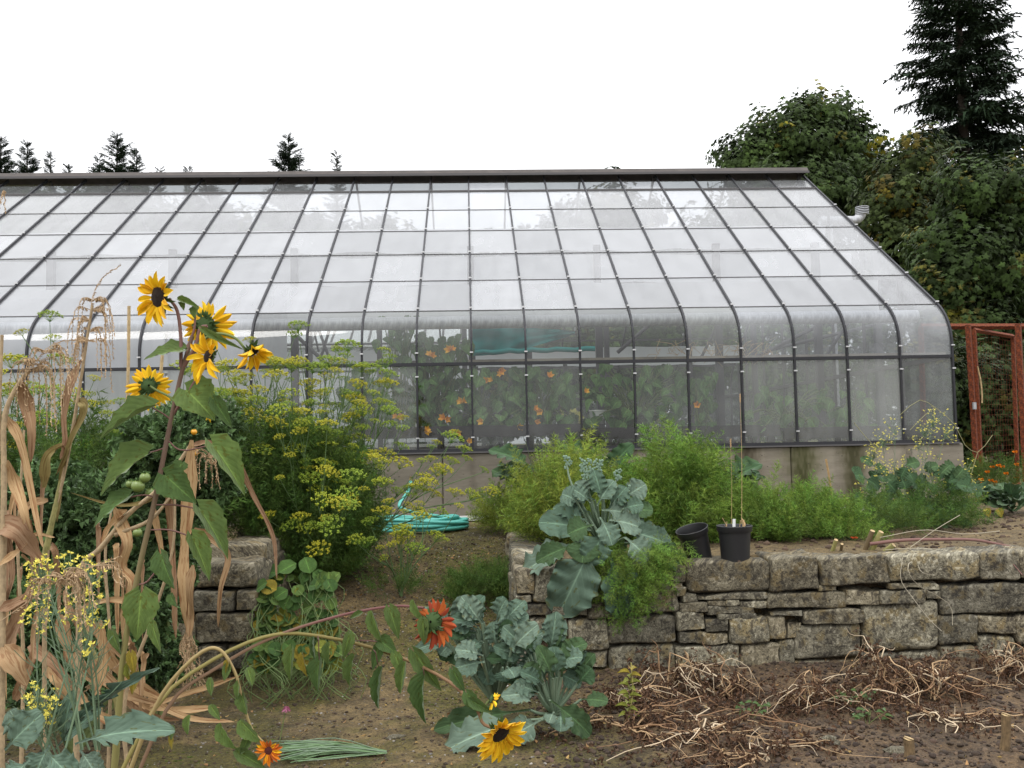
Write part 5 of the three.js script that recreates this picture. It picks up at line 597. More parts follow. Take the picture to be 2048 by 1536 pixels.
{ // marigolds, leafy clump by the gate
  const r = rng(421), t = thing('marigold_plant', 'orange flowering marigold clump at the foot of the gate', 'marigold', onG(2000, 11.5)), b = new MB(); const base = onG(2000, 11.5); for (const [x, y] of [[1985, 935], [1997, 932], [2030, 905], [2033, 930], [2012, 948], [1975, 945], [1982, 962], [1962, 960], [1966, 968], [1972, 978], [2033, 958], [2005, 935], [1990, 965], [1960, 985], [1958, 1000]]) { const q = P(x, y, 11.45), g = new MB(); b.tube([base.clone().add(jit(r, 0.1)), q], 0.004, 3); for (let k = 0; k < 12; k++) g.geo(G.small[k % 3], M4(q, V(Math.cos(k * 2.4), 0.3 + 0.05 * k, Math.sin(k * 2.4)), 0, 0.025, 0.036, 0.036)); add(t, 'flower', g.build(), orangePetal[0]); } const o = add(t, 'stem', b.build(), GREEN.stem); o.userData.kind = 'stuff'; feather(t, [[P(1995, 965, 11.6), 0.3, 0.2, 0.2]], 160, 0.22, fernMat[2], 422);
  const c = thing('chard_plant', 'broad leaved green clump in front of the gate', 'chard', onG(2030, 9.6)), base2 = onG(2030, 9.6); for (let k = 0; k < 26; k++) { const a = r() * 6.28, e = base2.clone().add(V(Math.cos(a) * 0.35, 0.2 + 0.22 * r(), Math.sin(a) * 0.3)); placeLeaf(c, 'leaf', pick(G.kale, r), pick(GREEN.kaleGreen, r), base2.clone().add(V(Math.cos(a) * 0.03, 0.03, 0)), e, 0.15, V(0, 1, 0.5).add(jit(r, 0.4))); } for (const x of [1975, 2000]) { const q = onG(x, 9.2); placeLeaf(c, 'yellow_leaf', G.heart[0], GREEN.sunYellow[0], q.clone().add(V(0, 0.08, 0)), q.clone().add(V(0.03, 0.0, 0.02)), 0.09, FRONT); }
}
{ // cut stalks and the long purple stem on the wall top
  const cut = [[1660, 1112, 1672, 1080, 0.016, 1], [1680, 1110, 1684, 1088, 0.012, 0], [1725, 1108, 1745, 1062, 0.02, 0], [1735, 1110, 1762, 1064, 0.022, 1], [1752, 1113, 1787, 1090, 0.022, 1]], mats = [stemMat(0.14, 0.1, 0.05), stemMat(0.3, 0.28, 0.1)], names = ['short cut stalk left of the stalk group on the wall', 'thin dark cut stalk stub on the wall', 'dark upright cut stalk with hollow end on the wall', 'thick green cut stalk leaning right on the wall', 'low green cut stalk pointing right on the wall'];
  cut.forEach(([xa, ya, xb, yb, w, m], k) => { const a = P(xa, ya + 6, 6.95), e = P(xb, yb, 6.85), t = thing('cut_stalk', names[k], 'cut stalk', a, 'cut brassica stalks'), g = new MB(); g.tube([a, a.clone().lerp(e, 0.5), e], [w, w * 0.9], 9, undefined, false); add(t, 'stem', g.build(), mats[m]); const c = new MB(); c.tube([e.clone().lerp(a, 0.02), e.clone().add(e.clone().sub(a).multiplyScalar(0.01))], w * 0.88, 9); add(t, 'cut_end', c.build(), M.bamboo); });
  const t = thing('fallen_stem', 'long purple stem lying along the top of the wall', 'stem', P(1800, 1082, 6.8)), b = new MB(); b.tube(curve([P(1740, 1088, 6.85), P(1800, 1081, 6.8), P(1870, 1079, 6.8), P(1950, 1080, 6.8), P(1985, 1086, 6.8), P(2005, 1090, 6.8), P(2060, 1100, 6.8)], 20), [0.013, 0.008], 7); b.tube(curve([P(2005, 1090, 6.8), P(2012, 1110, 6.6), P(2045, 1150, 6.4)], 8), 0.004, 5); add(t, 'stem', b.build(), GREEN.purple);
  const w = thing('dry_vine', 'white dry vine strands hanging down the wall stones', 'vine', P(1820, 1110, 6.6)), g = new MB(); for (const pts of [[[1815, 1095], [1833, 1110], [1815, 1135], [1830, 1165], [1900, 1210], [1905, 1250]], [[1805, 1115], [1802, 1160], [1825, 1195], [1860, 1240], [1883, 1262]], [[1830, 1110], [1845, 1145], [1870, 1150]], [[1770, 1100], [1810, 1097], [1880, 1098]], [[1760, 1075], [1850, 1060], [1930, 1068], [2000, 1062]], [[1820, 1095], [1870, 1060], [1920, 1030]]]) g.tube(curve(pts.map(([x, y]) => P(x, y, y > 1110 ? 6.42 : 6.6)), 14), 0.0022, 4); add(w, 'stem', g.build(), stemMat(0.45, 0.4, 0.3)).userData.kind = 'stuff';
  const pop = thing('poppy_flower', 'single red flower beside the cut stalks on the terrace', 'flower', onG(1709, 7.3)), q = P(1709, 1078, 7.3), m = new MB(); m.tube([onG(1709, 7.3), q], 0.003, 4); add(pop, 'stem', m.build(), GREEN.stem); for (let k = 0; k < 5; k++) placeLeaf(pop, 'petal', G.petal[k % 3], plantMat(0.75, 0.06, 0.015), q, q.clone().add(V(Math.cos(k * 1.25) * 0.03, 0.012, Math.sin(k * 1.25) * 0.03)), 0.03, V(0, 1, 0.4));
}
{ // nasturtiums at the foot of the left wall
  const r = rng(431), mats = [leafMat(0.11, 0.22, 0.05), leafMat(0.08, 0.17, 0.04), leafMat(0.16, 0.26, 0.06)]; const mk = (label, list, seed) => { const base = onG(list[0][0], 6.6), t = thing('nasturtium_plant', label, 'nasturtium', base, 'nasturtiums below the left wall'), b = new MB(); for (const [x, y, w, m] of list) { const d = y < 1170 ? 7.0 : y > 1290 ? 6.15 : 6.5, g = P(x, y, d); g.y = Math.max(g.y, H(g.x, d) + 0.02); const a = r() * 6.28, L = w / F * d, dir = V(Math.cos(a) * 0.8, Math.sin(a) * 0.6, 0.3).normalize().multiplyScalar(L / 2); placeLeaf(t, 'leaf', pick(G.round, r), m ? pick(GREEN.sunYellow, r) : pick(mats, r), g.clone().sub(dir), g.clone().add(dir), L, V((r() - 0.5) * 0.8, 0.8, 0.8)); const f = V(g.x + (r() - 0.5) * 0.4, H(g.x, d), g.z + (r() - 0.5) * 0.3); b.tube(curve([f, f.clone().lerp(g, 0.3).add(V((r() - 0.5) * 0.3, 0.05, 0.05)), f.clone().lerp(g, 0.7).add(V((r() - 0.5) * 0.2, 0.05, 0.02)), g], 7), 0.0026, 4); } const o = add(t, 'stem', b.build(), stemMat(0.14, 0.2, 0.065)); o.userData.kind = 'stuff'; };
  const A = [], B = []; for (let k = 0; k < 80; k++) { const x = 520 + r() * 150, y = 1150 + r() * 110; A.push([x, y, 18 + 16 * r(), r() < 0.1 ? 1 : 0]); } for (let k = 0; k < 120; k++) { const x = 505 + r() * 170, y = 1225 + r() * 115; B.push([x, y, 18 + 16 * r(), r() < 0.45 ? 1 : 0]); } A.push([540, 1145, 40, 0], [575, 1135, 38, 0], [615, 1130, 36, 0], [645, 1160, 34, 0]);
  mk('green nasturtium with round leaves below the left wall', A, 1); mk('yellowing straggly nasturtium on the path edge', B, 2);
}
// ---------- dead potato tops on the dug bed ----------
{
  const mats = [stemMat(0.42, 0.28, 0.15), stemMat(0.26, 0.15, 0.075), stemMat(0.58, 0.46, 0.31)], dead = plantMat(0.1, 0.055, 0.03, { map: T.mottle });
  const crumple = [1, 2].map((s) => { const r = rng(s + 500), b = new MB(); for (let k = 0; k < 9; k++) { const g = 0.6 + 0.9 * r(); b.geo(G.small[k % 3], M4(jit(r, 0.5), jit(r), r() * 6, 0.25 + 0.25 * r(), 0.5 + 0.4 * r(), 0.8), [g, g * 0.95, g * 0.9]); } return b.build(); });
  const haulm = (label, px, d, n, sp, h, seed, lean) => {
    const base = onG(px, d), t = thing('withered_potato_plant', label, 'dead plant', base, 'withered potato plants on the dug bed'), r = rng(seed), list = [[], []];
    for (let k = 0; k < n; k++) { const a = r() * 6.283, L = sp * (0.4 + 0.8 * r()), hh = h * (0.15 + 0.75 * r()), pts = [base.clone().add(jit(r, 0.06)).setY(base.y)], dir = V(Math.cos(a) + (lean ?? 0), 0, Math.sin(a) * 0.6); for (let s = 1; s <= 5; s++) { const q = base.clone().addScaledVector(dir, L * s / 5).add(jit(r, 0.045)); q.y = H(q.x, -q.z) + 0.012 + hh * Math.sin(Math.PI * Math.pow(s / 5, 0.8)) * (0.7 + 0.4 * r()); pts.push(q); } const b = new MB(), rr = 0.0028 + 0.0055 * r() * r(); b.tube(r() < 0.5 ? curve(pts, 12) : pts.flatMap((q, i) => i ? [pts[i - 1].clone().lerp(q, 0.5).add(jit(r, 0.008)), q] : [q]), [rr, rr * 0.45], 5); const m = pick(mats, r), st = add(t, 'stalk', b.build(), m);
      for (let s = 0; s < 3; s++) if (r() < 0.7) { const o = pts[2 + Math.floor(r() * 3)], q = o.clone().add(jit(r, 0.13)), bb = new MB(); q.y = Math.max(H(q.x, -q.z) + 0.01, q.y - 0.04); bb.tube(curve([o, o.clone().lerp(q, 0.5).add(jit(r, 0.03)), q], 6), [rr * 0.6, rr * 0.25], 4); add(st, 'side_shoot', bb.build(), m); } for (let s = 0; s < 12; s++) { const q = pts[1 + Math.floor(r() * 5)].clone().add(jit(r, 0.1)); q.y = Math.max(q.y - 0.05, H(q.x, -q.z) + 0.008); list[s % 2].push(M4(q, jit(r), r() * 6, 0.018 + 0.025 * r())); } }
    list.forEach((l, e) => copies(t, 'withered_leaf', crumple[e], dead, l));
  };
  [['withered potato plant with arching stalks against the wall', 1330, 6.0, 10, 0.5, 0.3, 1, 0.3], ['withered potato plant with a white flat stone nearby', 1440, 5.9, 11, 0.5, 0.28, 2, -0.5], ['large brown withered clump below the inscribed looking stone', 1760, 5.85, 16, 0.55, 0.32, 3, 0], ['withered clump right of the large brown one', 1860, 5.7, 15, 0.55, 0.2, 4, 0.3], ['withered plant at the right edge against the wall', 1990, 6.1, 12, 0.5, 0.25, 5, -0.2], ['pale branching withered stalks on bare soil', 1600, 5.5, 9, 0.3, 0.22, 6, 0], ['withered stalks lying near the big yellow flower', 1250, 5.3, 13, 0.7, 0.1, 7, 0.4], ['long flat withered stalks across the front soil', 1400, 5.05, 14, 0.75, 0.08, 8, 0.3], ['withered stalks on the front right soil', 1850, 5.2, 10, 0.6, 0.08, 9, 0.1], ['short withered bits at the bottom of the bed', 1500, 4.7, 8, 0.6, 0.06, 10, 0], ['withered brown tangle between the kale and the wall', 1230, 5.75, 12, 0.4, 0.12, 11, 0.4], ['withered tangle by the small green seedlings', 1690, 5.5, 12, 0.4, 0.12, 12, 0]].forEach((a) => haulm(...a));
  [['mossy cut stump at the right of the dug bed', 2008, 1515, 2012, 1430, 4.75, 0.024], ['broken brown stump at the bottom of the dug bed', 1818, 1530, 1817, 1478, 4.6, 0.026]].forEach(([label, xa, ya, xb, yb, d, w]) => { const a = P(xa, ya, d), e = P(xb, yb, d); a.y = H(a.x, d) - 0.03; const t = thing('plant_stump', label, 'stump', a, 'cut stumps in the bed'), g = new MB(); g.tube([a, a.clone().lerp(e, 0.5).add(V(0.006, 0, 0)), e], (u) => w * (1.1 - 0.15 * u + 0.1 * Math.sin(u * 9)), 9, undefined, false); add(t, 'stem', g.build(), std({ color: lin(0.2, 0.13, 0.06), map: T.mottle, bumpMap: T.streak, bumpScale: 0.01 })); const c = new MB(); c.tube([e.clone().add(V(0, -0.004, 0)), e.clone().add(V(0.003, 0.006, 0))], w * 0.92, 9); add(t, 'cut_end', c.build(), M.bamboo); });
  [['small green potato regrowth in the withered tangle', 1700, 1355, 5.6], ['small green seedlings low on the bare soil', 1720, 1430, 5.25], ['small nettle seedling by the yellow weed', 1690, 1385, 5.45], ['tiny green weed below the arching stalks', 1490, 1400, 5.35]].forEach(([label, px, py, d], i) => { const base = onG(px, d), t = thing('seedling', label, 'seedling', base, 'seedlings in the dug bed'), r = rng(i + 520); for (let k = 0; k < 14; k++) { const o = base.clone().add(V((r() - 0.5) * 0.2, 0.02 + 0.06 * r(), (r() - 0.5) * 0.12)), a = r() * 6.28; placeLeaf(t, 'leaf', pick(G.small, r), GREEN.sun[1], o, o.clone().add(V(Math.cos(a) * 0.045, 0.012, Math.sin(a) * 0.04)), 0.026, V(0, 1, 0.3)); } const b = new MB(); for (let k = 0; k < 4; k++) b.tube([base.clone().add(jit(r, 0.02)).setY(base.y - 0.01), base.clone().add(V((r() - 0.5) * 0.15, 0.07, (r() - 0.5) * 0.1))], 0.002, 3); add(t, 'stem', b.build(), GREEN.stem).userData.kind = 'stuff'; });
  { const base = onG(1245, 5.35), t = thing('weed', 'upright yellow green weed with a brown top by the wall', 'weed', base), r = rng(530), b = new MB(), top = P(1262, 1325, 5.4); b.tube(curve([base, base.clone().lerp(top, 0.5).add(V(0.02, 0, 0)), top], 8), 0.004, 5); add(t, 'stem', b.build(), stemMat(0.3, 0.26, 0.08)); for (let k = 0; k < 20; k++) { const o = base.clone().lerp(top, 0.1 + 0.85 * k / 20), a = k * 2.4; placeLeaf(t, 'leaf', pick(G.small, r), k > 15 ? GREEN.sunYellow[0] : GREEN.sunYellow[1], o, o.clone().add(V(Math.cos(a) * 0.07, 0.02, Math.sin(a) * 0.06)), 0.035, V(0, 1, 0.4)); } }
  [[1250, 1378, 6.0, 0.09, 0.02, 'flat white stone lying by the yellow weed'], [1430, 1335, 6.25, 0.14, 0.03, 'flat pale stone below the arching withered stalks'], [790, 1418, 5.35, 0.06, 0.02, 'half buried grey stone in the brown path'], [1640, 1510, 4.85, 0.05, 0.04, 'round brown clod at the bottom of the bed'], [1775, 1500, 4.75, 0.06, 0.025, 'small flat pale stone beside the broken stump']].forEach(([px, py, d, w, h, label], k) => { const p = onG(px, d), g = rockGeo(k + 40, 2); g.scale(w, h, w * 0.6); g.translate(p.x, p.y + h * 0.2, p.z); const o = add(scene, numbered('loose_stone'), g, M.stones[5]); o.userData = { label, category: 'stone', group: 'loose stones on the ground' }; });
}
{ // cut green bundle on the path, lilac flower
  const d = 5.1, t = thing('cut_dill_bundle', 'bundle of cut green stalks lying across the path', 'cut stalks', onG(650, d)), r = rng(541); for (let k = 0; k < 70; k++) { const a = onG(540 + 60 * r(), d + (r() - 0.5) * 0.32), e = onG(770 - 30 * r(), d - 0.05 + (r() - 0.5) * 0.08), m = a.clone().lerp(e, 0.5).add(V(0, 0.02 + 0.03 * r(), (r() - 0.5) * 0.1)); a.y += 0.012 + 0.02 * r(); e.y += 0.01 + 0.012 * r(); const b = new MB(); b.tube(curve([a, m, e], 6), 0.0026, 4); add(t, 'stalk', b.build(), k % 3 ? stemMat2 : GREEN.kaleStem); }
  const q = P(572, 1413, 5.2), f = thing('clover_flower', 'small pink flower lying on the path above the bundle', 'flower', onG(570, 5.2)), b = new MB(), g = new MB(), o0 = onG(555, 5.2); q.y = Math.max(q.y, o0.y + 0.03); g.tube([o0, q], 0.0025, 4); add(f, 'stem', g.build(), GREEN.stem); for (let k = 0; k < 16; k++) b.geo(G.petal[k % 3], M4(q, V(Math.cos(k * 2.4) * 0.6, -0.5 - 0.4 * r(), Math.sin(k * 2.4) * 0.6), 0, 0.008, 0.035, 0.035)); add(f, 'bloom', b.build(), plantMat(0.45, 0.16, 0.25));
}
// ---------- dry corn ----------
const bladeM = [[0.6, 0.53, 0.45], [0.46, 0.38, 0.33], [0.74, 0.66, 0.54], [0.48, 0.4, 0.37], [0.42, 0.45, 0.27]].map((c) => new THREE.MeshPhysicalMaterial({ color: lin(...c), map: T.blade, bumpMap: T.streak, bumpScale: 0.0012, roughness: 0.9, transmission: 0.15, thickness: 0, side: THREE.DoubleSide, specularIntensity: 0.5 })), stalkM = [std({ color: lin(0.42, 0.31, 0.18), map: T.mottle, roughness: 0.8, vertexColors: true }), std({ color: lin(0.3, 0.28, 0.1), map: T.mottle, roughness: 0.7, vertexColors: true })], tasselM = std({ color: lin(0.52, 0.37, 0.22), map: T.mottle, roughness: 0.9, vertexColors: true });
function tasselStrand(b, pts, r, dens = 1) { const c = curve(pts, 14); b.tube(c, [0.0016, 0.0009], 3, undefined, false); let L = 0; for (let k = 1; k < c.length; k++) L += c[k].distanceTo(c[k - 1]); const n = Math.round(L / 0.0085 * dens); for (let k = 0; k < n; k++) { const u = 0.12 + 0.88 * k / n, q = c[Math.min(13, Math.floor(u * 14))].clone().lerp(c[Math.min(14, Math.floor(u * 14) + 1)], u * 14 % 1), t = c[14].clone().sub(c[10]).normalize().add(jit(r, 0.55)), g = 0.7 + 0.6 * r(); b.geo(G.small[k % 3], M4(q, t, r() * 6, 0.0042, 0.011 + 0.004 * r(), 0.012), [g, g * 0.98, g * 0.95]); } }
function corn(label, px, d, { stalks = [], blades = [], tassels = [], strands = 10 }, seed) {
  const base = onG(px, d), t = thing('dry_corn_plant', label, 'corn', base, 'dry corn plants at the left'), r = rng(seed);
  for (const [pts, w, m = 0] of stalks) { const b = new MB(), c = curve(pts.map(([x, y, dd = d]) => { const q = P(x, y, dd); if (y > 1500) q.y = Math.min(q.y, H(q.x, dd)); return q; }), 24); b.tube(c, (u) => w * (1 - 0.45 * u) * (1 + 0.14 * Math.pow(Math.max(0, Math.cos(u * 38)), 8)), 8); add(t, 'stalk', b.build(), stalkM[m]); }
  for (const [pts, w, o = {}] of blades) { const dd = o.d ?? d, b = new MB(), c = curve(pts.map(([x, y, z = 0], k) => P(x, y, dd + z + (r() - 0.5) * 0.08)), 26), tp = o.even ? (u) => Math.min(1, 0.22 + u * 5) * (1 - Math.pow(u, 6)) * (0.85 + 0.2 * Math.sin(u * 8 + seed)) : undefined; b.ribbon(c, w / F * dd * 0.9, o.face ?? V((r() - 0.5) * 0.9, 0.3, 1), { fold: o.fold ?? 0.2, twist: o.twist ?? (r() - 0.5) * 1.1, wave: (o.wave ?? 0.25) * 0.6, taper: tp, vs: 2.2 }); add(t, 'leaf', b.build(), bladeM[o.m ?? Math.floor(r() * 4)]); }
  for (const [pts, ends, dd = d] of tassels) { const b = new MB(), ax = pts.map(([x, y]) => P(x, y, dd)); tasselStrand(b, ax, r); for (const [xa, ya, xm, ym, xb, yb] of ends) tasselStrand(b, [P(xa, ya, dd), P(xm, ym, dd + (r() - 0.5) * 0.1), P(xb, yb, dd + (r() - 0.5) * 0.14)], r); add(t, 'tassel', b.build(), tasselM); }
  return t;
}
const droop = (list, n, r, dx, dy, out = []) => { for (let k = 0; k < n; k++) { const [x, y] = list[Math.floor(r() * list.length)], s = r() < 0.5 ? -1 : 1, w = dx * (0.3 + 0.7 * r()); out.push([x, y, x + s * w * 0.7, y - 8 + 12 * r(), x + s * w, y + dy * (0.4 + 0.7 * r())]); } return out; };
{
  const r = rng(601);
  corn('tall dry corn with drooping tassels at the left edge', 15, 3.6, {
    stalks: [[[[2, 1560], [4, 1300], [6, 1100], [8, 960], [10, 830], [30, 780], [58, 740]], 0.014], [[[-14, 1540], [-8, 1100], [-2, 820], [4, 670]], 0.011]],
    blades: [[[[44, 760], [52, 800], [64, 860], [62, 925]], 34, { even: 1, m: 1, twist: 0.2 }], [[[12, 833], [38, 876], [62, 980], [78, 1060], [86, 1095]], 24, {}], [[[16, 920], [28, 960], [50, 1030], [66, 1112]], 30, { even: 1 }], [[[-10, 1050], [30, 1058], [70, 1105], [104, 1150]], 48, { even: 1, m: 3 }], [[[-6, 1330], [26, 1270], [60, 1190], [84, 1120]], 52, { even: 1, m: 1 }], [[[6, 1290], [30, 1330], [54, 1372]], 54, { even: 1, m: 0 }], [[[-4, 1020], [16, 1080], [26, 1150], [10, 1210]], 26, {}], [[[0, 1130], [40, 1100], [70, 1070], [110, 1075]], 20, {}], [[[0, 1220], [60, 1190], [110, 1140]], 30, {}]],
    tassels: [[[[3, 833], [36, 765], [59, 739], [98, 693], [140, 680], [188, 684]], droop([[60, 738], [75, 722], [90, 702], [105, 692], [70, 730]], 26, r, 55, 130)], [[[-10, 500], [2, 395], [8, 380], [10, 425]], []]],
  }, 602);
  corn('slim dry corn whose tassel rises against the roof', 100, 3.8, {
    stalks: [[[[95, 1560], [90, 1200], [100, 1060], [125, 960], [145, 860], [160, 770], [172, 690], [185, 610]], 0.0095], [[[88, 1120], [105, 1040], [122, 960]], 0.014, 1]],
    blades: [[[[162, 720], [140, 770], [128, 830], [130, 890], [120, 920]], 20, { m: 3, even: 1 }], [[[150, 800], [172, 812], [168, 830], [140, 890], [122, 985], [114, 1045]], 22, { m: 4, even: 1, fold: 0.5 }], [[[88, 975], [95, 915], [112, 900], [134, 896], [112, 950]], 26, { m: 4, fold: 0.5 }], [[[96, 1000], [60, 1010], [30, 1060], [14, 1130]], 22, {}]],
    tassels: [[[[172, 690], [180, 630], [186, 590], [205, 555], [242, 531]], droop([[180, 640], [182, 620], [186, 600], [180, 660], [178, 680]], 26, r, 48, 120)], [[[-10, 1250], [50, 1208], [110, 1165], [180, 1135], [242, 1112]], droop([[150, 1148], [170, 1140], [130, 1155], [190, 1132], [110, 1165]], 26, r, 60, 90), 2.72]],
  }, 603);
  corn('bent dry corn with long hanging leaves beside the wall', 260, 4.1, {
    stalks: [[[[150, 1540], [158, 1300], [165, 1130], [200, 1098], [255, 1030], [320, 975], [382, 890]], 0.014], [[[230, 1070], [300, 1040], [345, 990]], 0.01], [[[270, 1540], [250, 1400], [300, 1250], [345, 1100], [350, 960]], 0.009]],
    blades: [[[[228, 1015], [244, 1050], [254, 1090], [243, 1135], [266, 1165], [250, 1222], [246, 1320]], 32, { even: 1, m: 2, wave: 0.5 }], [[[384, 880], [380, 1000], [370, 1110], [371, 1195], [378, 1270]], 40, { even: 1, m: 2, twist: 0.15, wave: 0.1, d: 3.95 }], [[[386, 1130], [380, 1180], [382, 1230], [378, 1275]], 26, { even: 1, m: 0, d: 3.9, twist: 0.1 }], [[[338, 965], [344, 1070], [350, 1170], [352, 1280]], 24, { even: 1, m: 1 }], [[[308, 1015], [322, 1090], [334, 1155]], 20, {}], [[[388, 1058], [425, 1078], [456, 1112], [442, 1180], [436, 1255]], 24, { m: 0, fold: 0.4, twist: 0 }], [[[470, 900], [505, 985], [548, 1075], [554, 1160]], 17, { m: 3, even: 1 }], [[[255, 1020], [225, 1050], [205, 1095]], 24, { m: 2, even: 1, fold: 0.5 }], [[[385, 890], [420, 885], [440, 900]], 14, { m: 3 }], [[[330, 975], [300, 1000], [240, 1010], [140, 985]], 13, { m: 4 }]],
    tassels: [[[[376, 1262], [374, 1310], [376, 1370]], Array.from({ length: 20 }, () => { const x = 370 + r() * 14; return [x, 1255 + r() * 20, x + (r() - 0.5) * 30, 1300, 345 + r() * 68, 1335 + r() * 50]; }), 3.95], [[[385, 895], [410, 900], [430, 930], [440, 978]], droop([[400, 905], [415, 912], [425, 925]], 9, r, 20, 70)]],
  }, 604);
  const low = []; for (const q of [[[160, 1218], [220, 1200], [305, 1206], 18], [[300, 1412], [370, 1388], [484, 1350], 14], [[296, 1396], [370, 1434], [470, 1444], 22], [[156, 1215], [200, 1268], [246, 1318], 36], [[100, 1330], [125, 1370], [150, 1410], 46], [[210, 1290], [250, 1350], [330, 1400], 40], [[120, 1230], [140, 1300], [190, 1370], 40], [[180, 1320], [240, 1380], [320, 1410], 34], [[60, 1290], [110, 1330], [170, 1400], 34], [[230, 1380], [300, 1430], [360, 1440], 26], [[30, 1400], [60, 1330], [80, 1260], 30], [[250, 1300], [255, 1360], [290, 1420], 30], [[130, 1180], [150, 1240], [200, 1300], 22], [[200, 1240], [205, 1320], [185, 1400], 30], [[280, 1410], [350, 1420], [440, 1415], 20], [[150, 1380], [200, 1430], [262, 1450], 26]]) low.push([q.slice(0, 3), q[3], { even: r() < 0.6 ? 1 : 0, wave: 0.4, d: 4.1 + 0.5 * r() }]);
  corn('collapsed dry corn leaves heaped low on the ground', 190, 4.4, { stalks: [[[[220, 1545], [235, 1420], [190, 1310], [160, 1230]], 0.012, 1], [[[180, 1540], [200, 1400], [150, 1290]], 0.009]], blades: low, tassels: [[[[150, 1400], [210, 1350], [250, 1320]], droop([[170, 1375], [200, 1350]], 6, r, 40, 40)]] }, 605);
}
// ---------- sunflowers ----------
const toCam = (p) => camera.position.clone().sub(p).normalize();
function hang(t, r, bx, by, tx, ty, w, d, o = {}) { const a = P(bx, by, d), e = P(tx, ty, d - (o.dz ?? 0.02)); return placeLeaf(t, o.n ?? 'leaf', pick(o.g ?? G.heart, r), pick(o.m ?? GREEN.sun, r), a, e, w / F * d * (o.k ?? 1.05), o.face ?? V((r() - 0.5) * 1.1, 0.4 * r(), 1)); }
{
  const d = 3.6, base = onG(228, d), t = thing('sunflower_plant', 'tall branching sunflower with five yellow heads against the glass', 'sunflower', base, 'sunflowers'), r = rng(611), st = (pts, w, m = GREEN.purple) => { const b = new MB(); b.tube(curve(pts.map(([x, y, dd = d]) => P(x, y, dd)), 18), w, 7, w[0] > 0.012 ? (u) => mix3([1.1, 1.25, 0.7], [0.8, 0.6, 0.75], sst(0.2, 0.7, u)) : undefined); return add(t, 'stem', b.build(), m); };
  st([[226, 1570], [240, 1390], [248, 1300], [280, 1130], [310, 1000], [340, 850], [366, 735], [385, 672]], [0.0125, 0.0075], stemMat(0.17, 0.135, 0.075)); st([[362, 735], [361, 665], [353, 618], [338, 597]], [0.007, 0.006]); st([[366, 735], [392, 690], [402, 655], [415, 652]], [0.008, 0.006]); st([[372, 720], [395, 690], [430, 668], [470, 676], [492, 700]], [0.006, 0.005], GREEN.stem); st([[345, 830], [385, 770], [405, 735], [412, 715]], [0.006, 0.005]); st([[330, 880], [345, 840], [345, 800], [312, 780], [300, 772]], [0.005, 0.004], GREEN.stem); st([[372, 700], [388, 660], [392, 620], [396, 612]], [0.005, 0.003]);
  flowerHead(t, P(318, 594, d), V(-0.58, -0.1, 0.8), 0.106, yellowPetal, 1, { n: 26, cup: 0.3, disc: 0.42 }); flowerHead(t, P(412, 652, d + 0.08), V(0.2, 0.12, -0.9), 0.108, yellowPetal, 2, { n: 26, cup: 0.1 }); flowerHead(t, P(417, 713, d - 0.08), V(-0.65, 0.1, 0.7), 0.094, yellowPetal, 3, { n: 22, cup: 0.3, disc: 0.3 }); flowerHead(t, P(298, 772, d + 0.05), V(-0.3, -0.05, -0.92), 0.084, yellowPetal, 4, { n: 24, cup: 0.05 }); flowerHead(t, P(506, 702, d), V(0.55, -0.75, 0.25), 0.085, yellowPetal, 5, { n: 20, cup: 0.5, miss: 0.2 }); flowerHead(t, P(414, 826, d + 0.2), V(0.7, -0.2, -0.5), 0.04, yellowPetal, 6, { n: 10, cup: 0.6, miss: 0.3 });
  for (const q of [[304, 815, 186, 864, 58, V(0, 1, 0.75)], [296, 908, 186, 978, 84, V(-0.2, 0.9, 0.8)], [258, 992, 178, 1048, 58, V(0, 1, 0.6)], [372, 780, 430, 832, 86, V(0.2, 0.5, 0.9)], [428, 800, 464, 856, 30], [330, 950, 388, 1004, 66], [424, 888, 497, 980, 58, V(0.4, 0.5, 0.8)], [398, 1016, 464, 1110, 52, V(0.5, 0.5, 0.7)], [384, 1072, 424, 1158, 42, V(0.5, 0.3, 0.8)], [322, 1108, 342, 1180, 48], [282, 1186, 274, 1284, 68], [304, 1246, 320, 1308, 22], [366, 700, 284, 710, 58, V(-0.1, 0.9, 0.6)], [408, 658, 484, 700, 15], [224, 1262, 240, 1310, 20], [340, 1190, 352, 1215, 20], [364, 925, 352, 948, 30]]) hang(t, r, q[0], q[1], q[2], q[3], q[4], d - 0.05 * r(), { face: q[5] }); for (const q of [[355, 598, 398, 614, 13], [396, 612, 388, 636, 22], [360, 604, 368, 620, 12]]) hang(t, r, ...q, d, { g: G.lance });
  for (const q of [[262, 1306, 268, 1352, 20], [272, 1345, 262, 1390, 22], [258, 1330, 266, 1380, 12]]) hang(t, r, ...q, d, { n: 'yellow_leaf', m: GREEN.sunYellow });
  const pet = new MB(); for (const [pts] of [[[[300, 905], [318, 900], [330, 895]]], [[[258, 995], [290, 990], [312, 995]]], [[[330, 952], [318, 960]]], [[[424, 890], [360, 900], [335, 880]]], [[[398, 1018], [350, 1010], [308, 1010]]], [[[384, 1074], [340, 1060], [298, 1060]]], [[[322, 1110], [318, 1130], [292, 1165], [272, 1170]]], [[[304, 815], [330, 830], [342, 840]]]]) pet.tube(curve(pts.map(([x, y]) => P(x, y, d)), 8), 0.003, 4); add(t, 'leaf_stalk', pet.build(), GREEN.purple).userData.kind = 'stuff';
}
